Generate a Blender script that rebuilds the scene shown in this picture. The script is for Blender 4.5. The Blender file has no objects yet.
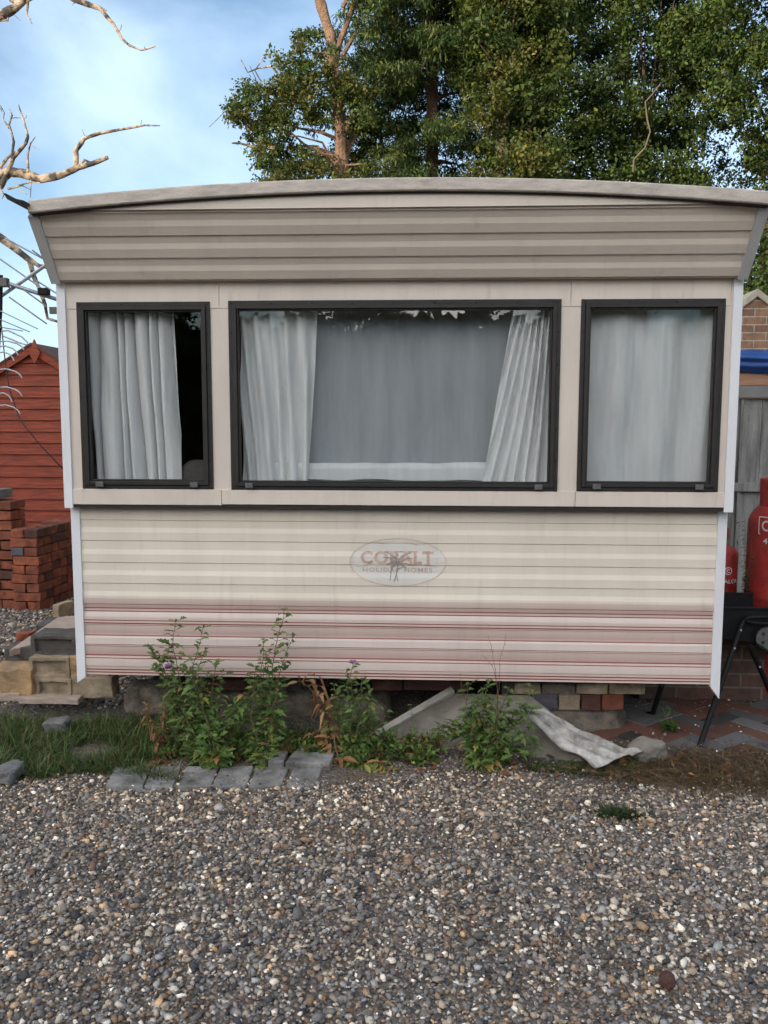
import bpy, bmesh, math, random
import numpy as np
from mathutils import Vector, Matrix, noise
random.seed(7); RNG = np.random.default_rng(11)
PI = math.pi
S = bpy.context.scene
COL = S.collection

# ------------------------------------------------------------------ camera
F = 855.0
CX, CD, CH = 0.1517, 3.8908, 1.5
PSI, TH, PHI = -0.0496, -0.1087, 0.0015
cf = Vector((math.sin(PSI)*math.cos(TH), math.cos(PSI)*math.cos(TH), math.sin(TH)))
_r = Vector((math.cos(PSI), -math.sin(PSI), 0)); _u = _r.cross(cf)
cr = _r*math.cos(PHI)+_u*math.sin(PHI); cu = -_r*math.sin(PHI)+_u*math.cos(PHI)
CC = Vector((CX, -CD, CH))
def ray(px, py): return cf*F + cr*(px-384) + cu*(512-py)
def P(px, py, Y):
    d = ray(px, py); t = (Y-CC.y)/d.y; return CC + d*t
def G(px, py, z=0.0):
    d = ray(px, py); t = (z-CC.z)/d.z; return CC + d*t
cam = bpy.data.cameras.new('camera'); co = bpy.data.objects.new('camera', cam); COL.objects.link(co)
cam.sensor_fit = 'VERTICAL'; cam.sensor_height = 36; cam.lens = 36*F/1024; cam.clip_end = 2000; cam.clip_start = .05
m3 = Matrix((cr, cu, -cf)).transposed()
co.matrix_world = Matrix.Translation(CC) @ m3.to_4x4()
S.camera = co

# ------------------------------------------------------------------ materials
def newmat(name):
    m = bpy.data.materials.new(name); m.use_nodes = True
    nt = m.node_tree; return m, nt, nt.nodes['Principled BSDF'], nt.nodes['Material Output']
def nd(nt, t, **k):
    n = nt.nodes.new(t)
    for a, b in k.items():
        if a in n.inputs.keys(): n.inputs[a].default_value = b
        else: setattr(n, a, b)
    return n
def sc3(c, f): return (c[0]*f, c[1]*f, c[2]*f, 1)
def mat(name, c, rough=.7, var=.25, scale=6., bump=.15, bscale=60., metal=0., stretch=None, c2=None, spec=.5, world=True, bdist=.004):
    m, nt, b, out = newmat(name); L = nt.links
    g = nd(nt, 'ShaderNodeNewGeometry') if world else nd(nt, 'ShaderNodeTexCoord')
    src = g.outputs['Position'] if world else g.outputs['Object']
    if stretch:
        mp = nd(nt, 'ShaderNodeMapping'); mp.inputs['Scale'].default_value = stretch; L.new(src, mp.inputs['Vector']); src2 = mp.outputs[0]
    else: src2 = src
    n = nd(nt, 'ShaderNodeTexNoise', Scale=scale, Detail=8., Roughness=.65); L.new(src2, n.inputs['Vector'])
    r = nd(nt, 'ShaderNodeValToRGB'); r.color_ramp.elements[0].position = .3; r.color_ramp.elements[1].position = .7
    c2 = c2 or c
    r.color_ramp.elements[0].color = sc3(c2, 1-var); r.color_ramp.elements[1].color = sc3(c, 1+var)
    L.new(n.outputs[0], r.inputs[0]); L.new(r.outputs[0], b.inputs['Base Color'])
    b.inputs['Roughness'].default_value = rough; b.inputs['Metallic'].default_value = metal; b.inputs['Specular IOR Level'].default_value = spec
    if bump:
        n2 = nd(nt, 'ShaderNodeTexNoise', Scale=bscale, Detail=6., Roughness=.7); L.new(src, n2.inputs['Vector'])
        bp = nd(nt, 'ShaderNodeBump', Strength=bump, Distance=bdist*4); L.new(n2.outputs[0], bp.inputs['Height']); L.new(bp.outputs[0], b.inputs['Normal'])
    return m
def attrmat(name, rough=.8, trans=0., bump=0., spec=.3, attr='col'):
    m, nt, b, out = newmat(name); L = nt.links
    a = nd(nt, 'ShaderNodeAttribute', attribute_name=attr)
    L.new(a.outputs['Color'], b.inputs['Base Color']); b.inputs['Roughness'].default_value = rough; b.inputs['Specular IOR Level'].default_value = spec
    if trans:
        t = nd(nt, 'ShaderNodeBsdfTranslucent'); L.new(a.outputs['Color'], t.inputs[0])
        mx = nd(nt, 'ShaderNodeMixShader'); mx.inputs[0].default_value = trans
        L.new(b.outputs[0], mx.inputs[1]); L.new(t.outputs[0], mx.inputs[2]); L.new(mx.outputs[0], out.inputs[0])
    if bump:
        g = nd(nt, 'ShaderNodeNewGeometry'); n2 = nd(nt, 'ShaderNodeTexNoise', Scale=260., Detail=4.); L.new(g.outputs['Position'], n2.inputs['Vector'])
        mxc = nd(nt, 'ShaderNodeMix', data_type='RGBA', blend_type='MULTIPLY'); mxc.inputs[0].default_value = .7
        rr = nd(nt, 'ShaderNodeValToRGB'); rr.color_ramp.elements[0].position = .3; rr.color_ramp.elements[0].color = (.55, .53, .5, 1); rr.color_ramp.elements[1].position = .65; rr.color_ramp.elements[1].color = (1.2, 1.2, 1.2, 1)
        L.new(n2.outputs[0], rr.inputs[0]); L.new(a.outputs['Color'], mxc.inputs[6]); L.new(rr.outputs[0], mxc.inputs[7]); L.new(mxc.outputs[2], b.inputs['Base Color'])
        bp = nd(nt, 'ShaderNodeBump', Strength=bump, Distance=.002); L.new(n2.outputs[0], bp.inputs['Height']); L.new(bp.outputs[0], b.inputs['Normal'])
    return m

CREAM = (.60, .525, .45)
def painted(name, c, rough=.42, zramp=None, dirt=.5):
    """old painted aluminium: faint mottling, vertical rain streaks, grime specks"""
    m, nt, b, out = newmat(name); L = nt.links
    g = nd(nt, 'ShaderNodeNewGeometry'); pos = g.outputs['Position']
    if zramp:
        sx = nd(nt, 'ShaderNodeSeparateXYZ'); L.new(pos, sx.inputs[0])
        z0, z1, stops = zramp
        mr = nd(nt, 'ShaderNodeMapRange'); mr.inputs[1].default_value = z0; mr.inputs[2].default_value = z1; L.new(sx.outputs[2], mr.inputs[0])
        r = nd(nt, 'ShaderNodeValToRGB'); cr_ = r.color_ramp
        while len(cr_.elements) < len(stops): cr_.elements.new(.5)
        for e, (z, col) in zip(cr_.elements, stops): e.position = (z-z0)/(z1-z0); e.color = (*col, 1)
        L.new(mr.outputs[0], r.inputs[0]); base = r.outputs[0]
    else:
        rgb = nd(nt, 'ShaderNodeRGB'); rgb.outputs[0].default_value = (*c, 1); base = rgb.outputs[0]
    mp = nd(nt, 'ShaderNodeMapping'); mp.inputs['Scale'].default_value = (2.6, 2.6, .55); L.new(pos, mp.inputs[0])
    n1 = nd(nt, 'ShaderNodeTexNoise', Scale=2.2, Detail=9., Roughness=.7); L.new(mp.outputs[0], n1.inputs[0])
    r1 = nd(nt, 'ShaderNodeMapRange'); r1.inputs[1].default_value = .42; r1.inputs[2].default_value = .75; r1.inputs[3].default_value = 1.03; r1.inputs[4].default_value = 1-.22*dirt; L.new(n1.outputs[0], r1.inputs[0])
    n3 = nd(nt, 'ShaderNodeTexNoise', Scale=1.7, Detail=5.); L.new(pos, n3.inputs[0])
    r3 = nd(nt, 'ShaderNodeMapRange'); r3.inputs[1].default_value = .3; r3.inputs[2].default_value = .7; r3.inputs[3].default_value = 1-.1*dirt; r3.inputs[4].default_value = 1.05; L.new(n3.outputs[0], r3.inputs[0])
    v = nd(nt, 'ShaderNodeTexVoronoi', Scale=19.); L.new(pos, v.inputs[0])
    sp = nd(nt, 'ShaderNodeMapRange'); sp.inputs[1].default_value = .03; sp.inputs[2].default_value = .06; sp.inputs[3].default_value = .35; sp.inputs[4].default_value = 1.; L.new(v.outputs['Distance'], sp.inputs[0])
    vsel = nd(nt, 'ShaderNodeMath', operation='GREATER_THAN'); vsel.inputs[1].default_value = .93; L.new(v.outputs['Color'], vsel.inputs[0])
    mxs = nd(nt, 'ShaderNodeMix'); mxs.inputs[2].default_value = 1.; L.new(vsel.outputs[0], mxs.inputs[0]); L.new(sp.outputs[0], mxs.inputs[3])
    a = nd(nt, 'ShaderNodeMath', operation='MULTIPLY'); L.new(r1.outputs[0], a.inputs[0]); L.new(r3.outputs[0], a.inputs[1])
    mp4 = nd(nt, 'ShaderNodeMapping'); mp4.inputs['Scale'].default_value = (13, 13, 1.5); L.new(pos, mp4.inputs[0])
    n4 = nd(nt, 'ShaderNodeTexNoise', Scale=1.6, Detail=5., Roughness=.6); L.new(mp4.outputs[0], n4.inputs[0])
    r4 = nd(nt, 'ShaderNodeMapRange'); r4.inputs[1].default_value = .58; r4.inputs[2].default_value = .78; r4.inputs[3].default_value = 1.; r4.inputs[4].default_value = 1-.38*dirt; L.new(n4.outputs[0], r4.inputs[0])
    a5 = nd(nt, 'ShaderNodeMath', operation='MULTIPLY'); L.new(a.outputs[0], a5.inputs[0]); L.new(r4.outputs[0], a5.inputs[1]); a = a5
    a2 = nd(nt, 'ShaderNodeMath', operation='MULTIPLY'); L.new(a.outputs[0], a2.inputs[0]); L.new(mxs.outputs[0], a2.inputs[1])
    vm = nd(nt, 'ShaderNodeVectorMath', operation='SCALE'); L.new(base, vm.inputs[0]); L.new(a2.outputs[0], vm.inputs[3])
    L.new(vm.outputs[0], b.inputs['Base Color']); b.inputs['Roughness'].default_value = rough; b.inputs['Specular IOR Level'].default_value = .4
    n2 = nd(nt, 'ShaderNodeTexNoise', Scale=90., Detail=4.); L.new(pos, n2.inputs[0])
    bp = nd(nt, 'ShaderNodeBump', Strength=.06, Distance=.004); L.new(n2.outputs[0], bp.inputs['Height']); L.new(bp.outputs[0], b.inputs['Normal'])
    return m
def brickmat(name, c1, c2, mortar, bw=.225, bh=.075, ax='x'):
    m, nt, b, out = newmat(name); L = nt.links
    g = nd(nt, 'ShaderNodeNewGeometry'); sx = nd(nt, 'ShaderNodeSeparateXYZ'); L.new(g.outputs['Position'], sx.inputs[0])
    ad = nd(nt, 'ShaderNodeMath', operation='ADD'); L.new(sx.outputs[0], ad.inputs[0]); L.new(sx.outputs[1], ad.inputs[1])
    cb = nd(nt, 'ShaderNodeCombineXYZ'); L.new(ad.outputs[0], cb.inputs[0]); L.new(sx.outputs[2], cb.inputs[1])
    br = nd(nt, 'ShaderNodeTexBrick', Scale=1.); br.inputs['Brick Width'].default_value = bw; br.inputs['Row Height'].default_value = bh
    br.inputs['Mortar Size'].default_value = .006; br.inputs['Mortar Smooth'].default_value = .3
    br.inputs['Color1'].default_value = (*c1, 1); br.inputs['Color2'].default_value = (*c2, 1); br.inputs['Mortar'].default_value = (*mortar, 1)
    L.new(cb.outputs[0], br.inputs[0])
    n = nd(nt, 'ShaderNodeTexNoise', Scale=14., Detail=8., Roughness=.7); L.new(g.outputs['Position'], n.inputs[0])
    mr = nd(nt, 'ShaderNodeMapRange'); mr.inputs[1].default_value = .3; mr.inputs[2].default_value = .7; mr.inputs[3].default_value = .6; mr.inputs[4].default_value = 1.3; L.new(n.outputs[0], mr.inputs[0])
    vm = nd(nt, 'ShaderNodeVectorMath', operation='SCALE'); L.new(br.outputs[0], vm.inputs[0]); L.new(mr.outputs[0], vm.inputs[3]); L.new(vm.outputs[0], b.inputs['Base Color'])
    b.inputs['Roughness'].default_value = .9
    iv = nd(nt, 'ShaderNodeMath', operation='MULTIPLY_ADD'); iv.inputs[1].default_value = -1.; L.new(br.outputs['Fac'], iv.inputs[0]); L.new(n.outputs[0], iv.inputs[2])
    bp = nd(nt, 'ShaderNodeBump', Strength=.7, Distance=.008); L.new(iv.outputs[0], bp.inputs['Height']); L.new(bp.outputs[0], b.inputs['Normal'])
    return m

M = {}
M['cream'] = painted('cream_paint', CREAM)
M['cream_top'] = painted('cream_paint_top', (.62, .54, .46), dirt=.3)
M['trim'] = painted('white_trim', (.66, .665, .68), rough=.35, dirt=.35)
M['trim_grey'] = painted('grey_trim', (.44, .43, .42), rough=.4, dirt=.7)
M['roofedge'] = mat('roof_edge', (.44, .385, .33), .6, .3, 9, .3, 80, stretch=(1, 1, 4))
M['roof'] = mat('roof_sheet', (.42, .43, .45), .5, .2, 3)
M['frame'] = mat('bronze_frame', (.024, .021, .019), .5, .25, 12, .08, spec=.3)
M['dark'] = mat('dark_gap', (.02, .018, .016), .9, .2)
M['interior'] = mat('wood_interior', (.09, .06, .045), .7, .25, 5)
M['black'] = mat('black_metal', (.008, .008, .009), .55, .4, 30, .1, 50, spec=.2)
M['steel'] = mat('chassis_steel', (.03, .025, .022), .8, .4, 20)
M['galv'] = mat('galvanised', (.34, .35, .38), .4, .3, 30, .05, metal=.35)
M['greyplate'] = mat('grey_plate', (.085, .083, .08), .6, .3, 40)
M['red_gas'] = mat('red_bottle_paint', (.38, .024, .020), .5, .3, 16, .3, 60, c2=(.20, .035, .025))
M['white_paint'] = mat('white_marking', (.65, .62, .6), .5, .15, 30, 0)
M['shed'] = mat('red_stained_wood', (.22, .038, .014), .75, .4, 3.5, .5, 25, stretch=(1, 1, 14), c2=(.14, .022, .009))
M['shedroof'] = mat('roof_felt', (.09, .045, .035), .95, .3, 40)
M['brickred'] = mat('red_brick', (.25, .072, .036), .92, .5, 12, .6, 120, c2=(.15, .046, .027))
M['brickdark'] = mat('dark_brick', (.085, .036, .027), .92, .4, 14, .6, 120)
M['brickblue'] = mat('blue_brick', (.09, .085, .10), .9, .35, 14, .6, 120)
M['brickorange'] = mat('orange_brick', (.175, .056, .03), .92, .35, 14, .6, 120)
M['block'] = mat('buff_block', (.33, .26, .18), .95, .35, 11, .8, 90, c2=(.26, .20, .13))
M['blockgold'] = mat('ochre_block', (.40, .25, .12), .95, .45, 9, .8, 90, c2=(.34, .25, .16))
M['blockdark'] = mat('dark_block', (.085, .075, .068), .95, .5, 14, .8, 90)
M['concrete'] = mat('concrete', (.20, .185, .155), .95, .35, 6, .6, 110, c2=(.15, .13, .10))
M['concrete_pale'] = mat('pale_concrete', (.36, .34, .29), .92, .25, 7, .5, 110)
M['paver'] = mat('grey_paver', (.25, .245, .235), .9, .45, 9, .8, 90, c2=(.14, .135, .125))
M['stone'] = mat('weathered_stone', (.17, .145, .115), .95, .5, 11, 1., 60, c2=(.10, .082, .06))
M['greystone'] = mat('grey_stone', (.155, .153, .15), .9, .35, 12, .6, 90)
M['plank'] = mat('weathered_plank', (.34, .27, .22), .9, .3, 5, .5, 40, stretch=(2, 10, 10))
M['plastic'] = mat('weathered_plastic', (.43, .415, .39), .6, .45, 12, .5, 60, c2=(.20, .18, .145))
M['tarp'] = mat('blue_tarpaulin', (.012, .055, .22), .45, .3, 9, .3, 30)
M['lintel'] = mat('orange_timber', (.36, .20, .12), .85, .25, 5, .3, 60, stretch=(1, 1, 8))
M['fascia'] = mat('grey_fascia', (.17, .165, .155), .7, .15, 6)
M['greywood'] = mat('grey_fence_board', (.26, .255, .24), .85, .35, 3, .5, 60, stretch=(9, 9, .9), c2=(.17, .165, .15))
M['coping'] = mat('stone_coping', (.36, .32, .25), .9, .3, 14, .5)
M['deadwood'] = mat('dead_wood', (.34, .26, .185), .9, .45, 7, 1., 70, c2=(.10, .085, .07))
M['bark'] = mat('pine_bark', (.28, .18, .115), .95, .45, 5, 1., 25, stretch=(2, 2, .6), c2=(.22, .12, .08), bdist=.02)
M['deadwood'].node_tree.nodes['Color Ramp'].color_ramp.elements[0].position = .44; M['deadwood'].node_tree.nodes['Color Ramp'].color_ramp.elements[1].position = .57
M['barkdark'] = mat('oak_bark', (.13, .10, .07), .95, .4, 6, 1., 25, stretch=(2, 2, .6))
M['stem'] = mat('weed_stem', (.10, .085, .04), .8, .3, 40)
M['drystem'] = mat('dry_stem', (.12, .07, .045), .9, .3, 40)
M['leaf'] = attrmat('leaf', .55, .35)
M['pebble'] = attrmat('pebble', .75, 0, .5, .35)
M['cable'] = mat('black_cable', (.012, .012, .012), .5, .1)
M['cushion'] = mat('cushion', (.05, .045, .04), .9, .35, 40)

M['wallA'] = brickmat('outbuilding_brick', (.27, .145, .085), (.16, .085, .055), (.36, .32, .26))
M['wallB'] = brickmat('old_low_brick', (.12, .06, .045), (.075, .05, .04), (.15, .13, .10))

def glassmat():
    m, nt, b, out = newmat('window_glass'); L = nt.links; nt.nodes.remove(b)
    t = nd(nt, 'ShaderNodeBsdfTransparent'); t.inputs[0].default_value = (.97, .975, .97, 1)
    g = nd(nt, 'ShaderNodeBsdfGlossy', Roughness=.0)
    gg = nd(nt, 'ShaderNodeNewGeometry'); dt_ = nd(nt, 'ShaderNodeVectorMath', operation='DOT_PRODUCT'); L.new(gg.outputs['Normal'], dt_.inputs[0]); L.new(gg.outputs['Incoming'], dt_.inputs[1])
    ab = nd(nt, 'ShaderNodeMath', operation='ABSOLUTE'); L.new(dt_.outputs['Value'], ab.inputs[0])
    om = nd(nt, 'ShaderNodeMath', operation='SUBTRACT'); om.inputs[0].default_value = 1.; L.new(ab.outputs[0], om.inputs[1])
    p5 = nd(nt, 'ShaderNodeMath', operation='POWER'); p5.inputs[1].default_value = 5.; L.new(om.outputs[0], p5.inputs[0])
    fr = nd(nt, 'ShaderNodeMath', operation='MULTIPLY_ADD'); fr.inputs[1].default_value = .92; fr.inputs[2].default_value = .07; L.new(p5.outputs[0], fr.inputs[0])
    geo = nd(nt, 'ShaderNodeNewGeometry'); n = nd(nt, 'ShaderNodeTexNoise', Scale=3., Detail=2.); L.new(geo.outputs['Position'], n.inputs[0])
    bp = nd(nt, 'ShaderNodeBump', Strength=.03, Distance=.02); L.new(n.outputs[0], bp.inputs['Height']); L.new(bp.outputs[0], g.inputs['Normal'])
    mx = nd(nt, 'ShaderNodeMixShader'); L.new(fr.outputs[0], mx.inputs[0]); L.new(t.outputs[0], mx.inputs[1]); L.new(g.outputs[0], mx.inputs[2]); L.new(mx.outputs[0], out.inputs[0])
    return m
M['glass'] = glassmat()
def cloth(name, c, trans=.35, see=0., var=.12):
    m = mat(name, c, .95, var, 4, .15, 500, stretch=(6, 6, .7)); nt = m.node_tree; L = nt.links
    b = nt.nodes['Principled BSDF']; out = nt.nodes['Material Output']; b.inputs['Specular IOR Level'].default_value = .1
    t = nd(nt, 'ShaderNodeBsdfTranslucent'); t.inputs[0].default_value = (*c, 1)
    mx = nd(nt, 'ShaderNodeMixShader'); mx.inputs[0].default_value = trans; L.new(b.outputs[0], mx.inputs[1]); L.new(t.outputs[0], mx.inputs[2])
    last = mx
    if see:
        tr = nd(nt, 'ShaderNodeBsdfTransparent'); m2 = nd(nt, 'ShaderNodeMixShader'); m2.inputs[0].default_value = see
        L.new(mx.outputs[0], m2.inputs[1]); L.new(tr.outputs[0], m2.inputs[2]); last = m2
    L.new(last.outputs[0], out.inputs[0]); return m
M['curtain'] = cloth('white_curtain', (.82, .84, .83))
M['net'] = cloth('net_curtain', (.44, .475, .50), .3, .12)
M['netwhite'] = cloth('pale_net', (.76, .79, .785), .3, .08)

# ------------------------------------------------------------------ mesh builder
WL = {}
def meta(o, label=None, cat=None, group=None, kind=None):
    if label: o['label'] = label
    if cat: o['category'] = cat
    if group: o['group'] = group
    if kind: o['kind'] = kind
    return o
def empty(name, loc, label, cat, group=None):
    o = bpy.data.objects.new(name, None); COL.objects.link(o); o.location = loc; o.empty_display_size = .1
    WL[o] = Vector(loc); return meta(o, label, cat, group)
class MB:
    def __init__(s): s.v = []; s.f = []; s.c = []
    def add(s, vs, fs, col=None):
        k = len(s.v); s.v += [tuple(v) for v in vs]; s.f += [tuple(i+k for i in f) for f in fs]
        if col is not None: s.c += [col]*len(vs)
        return s
    def box(s, lo, hi, R=None, o=(0, 0, 0), col=None):
        vs = [Vector((x, y, z)) for z in (lo[2], hi[2]) for y in (lo[1], hi[1]) for x in (lo[0], hi[0])]
        if R is not None: vs = [R @ v + Vector(o) for v in vs]
        return s.add(vs, [(0, 2, 3, 1), (4, 5, 7, 6), (0, 1, 5, 4), (2, 6, 7, 3), (0, 4, 6, 2), (1, 3, 7, 5)], col)
    def tube(s, pts, rad, n=8, cap=True):
        pts = [Vector(p) for p in pts]; N = len(pts)
        if not hasattr(rad, '__len__'): rad = [rad]*N
        rings = []; up = None
        for i, p in enumerate(pts):
            d = (pts[min(i+1, N-1)]-pts[max(i-1, 0)]).normalized()
            if up is None: up = Vector((0, 0, 1)) if abs(d.z) < .9 else Vector((0, 1, 0))
            a = d.cross(up).normalized(); b = a.cross(d).normalized(); up = b
            rings += [p + (a*math.cos(2*PI*k/n)+b*math.sin(2*PI*k/n))*rad[i] for k in range(n)]
        fs = [(i*n+k, i*n+(k+1) % n, (i+1)*n+(k+1) % n, (i+1)*n+k) for i in range(N-1) for k in range(n)]
        if cap: fs += [tuple(range(n-1, -1, -1)), tuple((N-1)*n+k for k in range(n))]
        return s.add(rings, fs)
    def prism(s, poly, a, b):
        """poly: list of Vector; extruded from offset a to offset b (vectors)"""
        n = len(poly); vs = [Vector(p)+Vector(a) for p in poly]+[Vector(p)+Vector(b) for p in poly]
        return s.add(vs, [tuple(range(n))[::-1], tuple(range(n, 2*n))]+[(i, (i+1) % n, n+(i+1) % n, n+i) for i in range(n)])
    def lathe(s, prof, c, n=32):
        c = Vector(c); vs = []; fs = []
        for (r, z) in prof: vs += [c+Vector((r*math.cos(2*PI*k/n), r*math.sin(2*PI*k/n), z)) for k in range(n)]
        for i in range(len(prof)-1): fs += [(i*n+k, i*n+(k+1) % n, (i+1)*n+(k+1) % n, (i+1)*n+k) for k in range(n)]
        return s.add(vs, fs)
    def grid(s, pts, nx, ny):
        fs = [(j*nx+i, j*nx+i+1, (j+1)*nx+i+1, (j+1)*nx+i) for j in range(ny-1) for i in range(nx-1)]
        return s.add(pts, fs)
    def build(s, name, m, parent=None, smooth=False, bevel=0, label=None, cat=None, group=None, kind=None, fix=True, subd=0):
        me = bpy.data.meshes.new(name); V = np.array(s.v, dtype=float).reshape(-1, 3)
        lo = V.min(0); hi = V.max(0)
        c = Vector(((lo[0]+hi[0])/2, (lo[1]+hi[1])/2, lo[2] if parent is None else (lo[2]+hi[2])/2))
        me.from_pydata([tuple(v) for v in V-np.array(c)], [], s.f)
        if s.c:
            a = me.color_attributes.new('col', 'FLOAT_COLOR', 'POINT'); a.data.foreach_set('color', np.array([(*q, 1) for q in s.c], dtype=np.float32).ravel())
        if fix:
            bm = bmesh.new(); bm.from_mesh(me); bmesh.ops.recalc_face_normals(bm, faces=bm.faces); bm.to_mesh(me); bm.free()
        me.materials.append(M[m] if isinstance(m, str) else m)
        o = bpy.data.objects.new(name, me); COL.objects.link(o); WL[o] = c
        if parent is not None: o.parent = parent; o.location = c-WL[parent]
        else: o.location = c
        if smooth:
            me.polygons.foreach_set('use_smooth', [True]*len(me.polygons))
            if smooth != 'all': me.set_sharp_from_angle(angle=math.radians(40))
        if bevel:
            b = o.modifiers.new('bevel', 'BEVEL'); b.width = bevel; b.segments = 2; b.limit_method = 'ANGLE'
        return meta(o, label, cat, group, kind)
def npmesh(name, V, Fc, m, col=None, smooth=False, parent=None, **k):
    me = bpy.data.meshes.new(name); V = np.asarray(V, dtype=np.float32); Fc = np.asarray(Fc, dtype=np.int32)
    par = WL[parent] if parent is not None else Vector((0, 0, 0))
    n = Fc.shape[1]
    me.vertices.add(len(V)); me.vertices.foreach_set('co', (V-np.array(par, dtype=np.float32)).ravel())
    me.loops.add(Fc.size); me.loops.foreach_set('vertex_index', Fc.ravel())
    me.polygons.add(len(Fc)); me.polygons.foreach_set('loop_start', np.arange(len(Fc), dtype=np.int32)*n)
    me.polygons.foreach_set('loop_total', np.full(len(Fc), n, dtype=np.int32))
    if smooth: me.polygons.foreach_set('use_smooth', np.ones(len(Fc), dtype=bool))
    me.update(calc_edges=True)
    if col is not None:
        a = me.color_attributes.new('col', 'FLOAT_COLOR', 'POINT'); c4 = np.ones((len(V), 4), dtype=np.float32); c4[:, :3] = col; a.data.foreach_set('color', c4.ravel())
    me.materials.append(M[m] if isinstance(m, str) else m)
    o = bpy.data.objects.new(name, me); COL.objects.link(o); WL[o] = par
    if parent is not None: o.parent = parent
    return meta(o, **k)
def vn(p, s=1., seed=0): return noise.noise(Vector(p)*s+Vector((seed*13.7, seed*7.1, seed*3.3)))

# ------------------------------------------------------------------ ground
def gh(x, y):
    n = math.exp(-((x/5)**2+((y+.5)/5)**2))
    return n*(.014*vn((x, y, 0), 1.3, 2)+.006*vn((x, y, 0), 5, 3))-.004
xs = sorted(set([-400, -150, -60, -25, -12, -8, -6, -5]+list(np.round(np.arange(-4, 4.01, .08), 3))+[5, 6, 8, 12, 25, 60, 150, 400]))
ys = sorted(set([-400, -150, -60, -25, -12, -8, -6, -5]+list(np.round(np.arange(-4, 5.01, .08), 3))+[6, 8, 12, 25, 60, 150, 400]))
mb = MB(); mb.grid([(x, y, gh(x, y)) for y in ys for x in xs], len(xs), len(ys))
def groundmat():
    m, nt, b, out = newmat('ground_soil'); L = nt.links
    g = nd(nt, 'ShaderNodeNewGeometry'); pos = g.outputs['Position']
    v = nd(nt, 'ShaderNodeTexVoronoi', Scale=75.); L.new(pos, v.inputs[0])
    hs = nd(nt, 'ShaderNodeValToRGB'); e = hs.color_ramp.elements; e[0].color = (.05, .045, .042, 1); e[1].color = (.32, .29, .25, 1)
    e2 = hs.color_ramp.elements.new(.45); e2.color = (.11, .10, .09, 1); e3 = hs.color_ramp.elements.new(.75); e3.color = (.17, .13, .095, 1)
    L.new(v.outputs['Color'], hs.inputs[0])
    n = nd(nt, 'ShaderNodeTexNoise', Scale=2.3, Detail=8.); L.new(pos, n.inputs[0])
    n5 = nd(nt, 'ShaderNodeTexNoise', Scale=120., Detail=3.); L.new(pos, n5.inputs[0])
    soil = nd(nt, 'ShaderNodeValToRGB'); q = soil.color_ramp.elements; q[0].color = (.055, .04, .028, 1); q[1].color = (.17, .13, .09, 1); q[0].position = .35; q[1].position = .65; L.new(n5.outputs[0], soil.inputs[0])
    mr = nd(nt, 'ShaderNodeMapRange'); mr.inputs[1].default_value = .42; mr.inputs[2].default_value = .55; L.new(n.outputs[0], mr.inputs[0])
    mx = nd(nt, 'ShaderNodeMix', data_type='RGBA'); L.new(mr.outputs[0], mx.inputs[0]); L.new(soil.outputs[0], mx.inputs[6]); L.new(hs.outputs[0], mx.inputs[7])
    L.new(mx.outputs[2], b.inputs['Base Color']); b.inputs['Roughness'].default_value = .95
    bp = nd(nt, 'ShaderNodeBump', Strength=.8, Distance=.012); bp.invert = True; L.new(v.outputs['Distance'], bp.inputs['Height']); L.new(bp.outputs[0], b.inputs['Normal'])
    return m
mb.build('ground', groundmat(), kind='structure', smooth='all')

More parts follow.
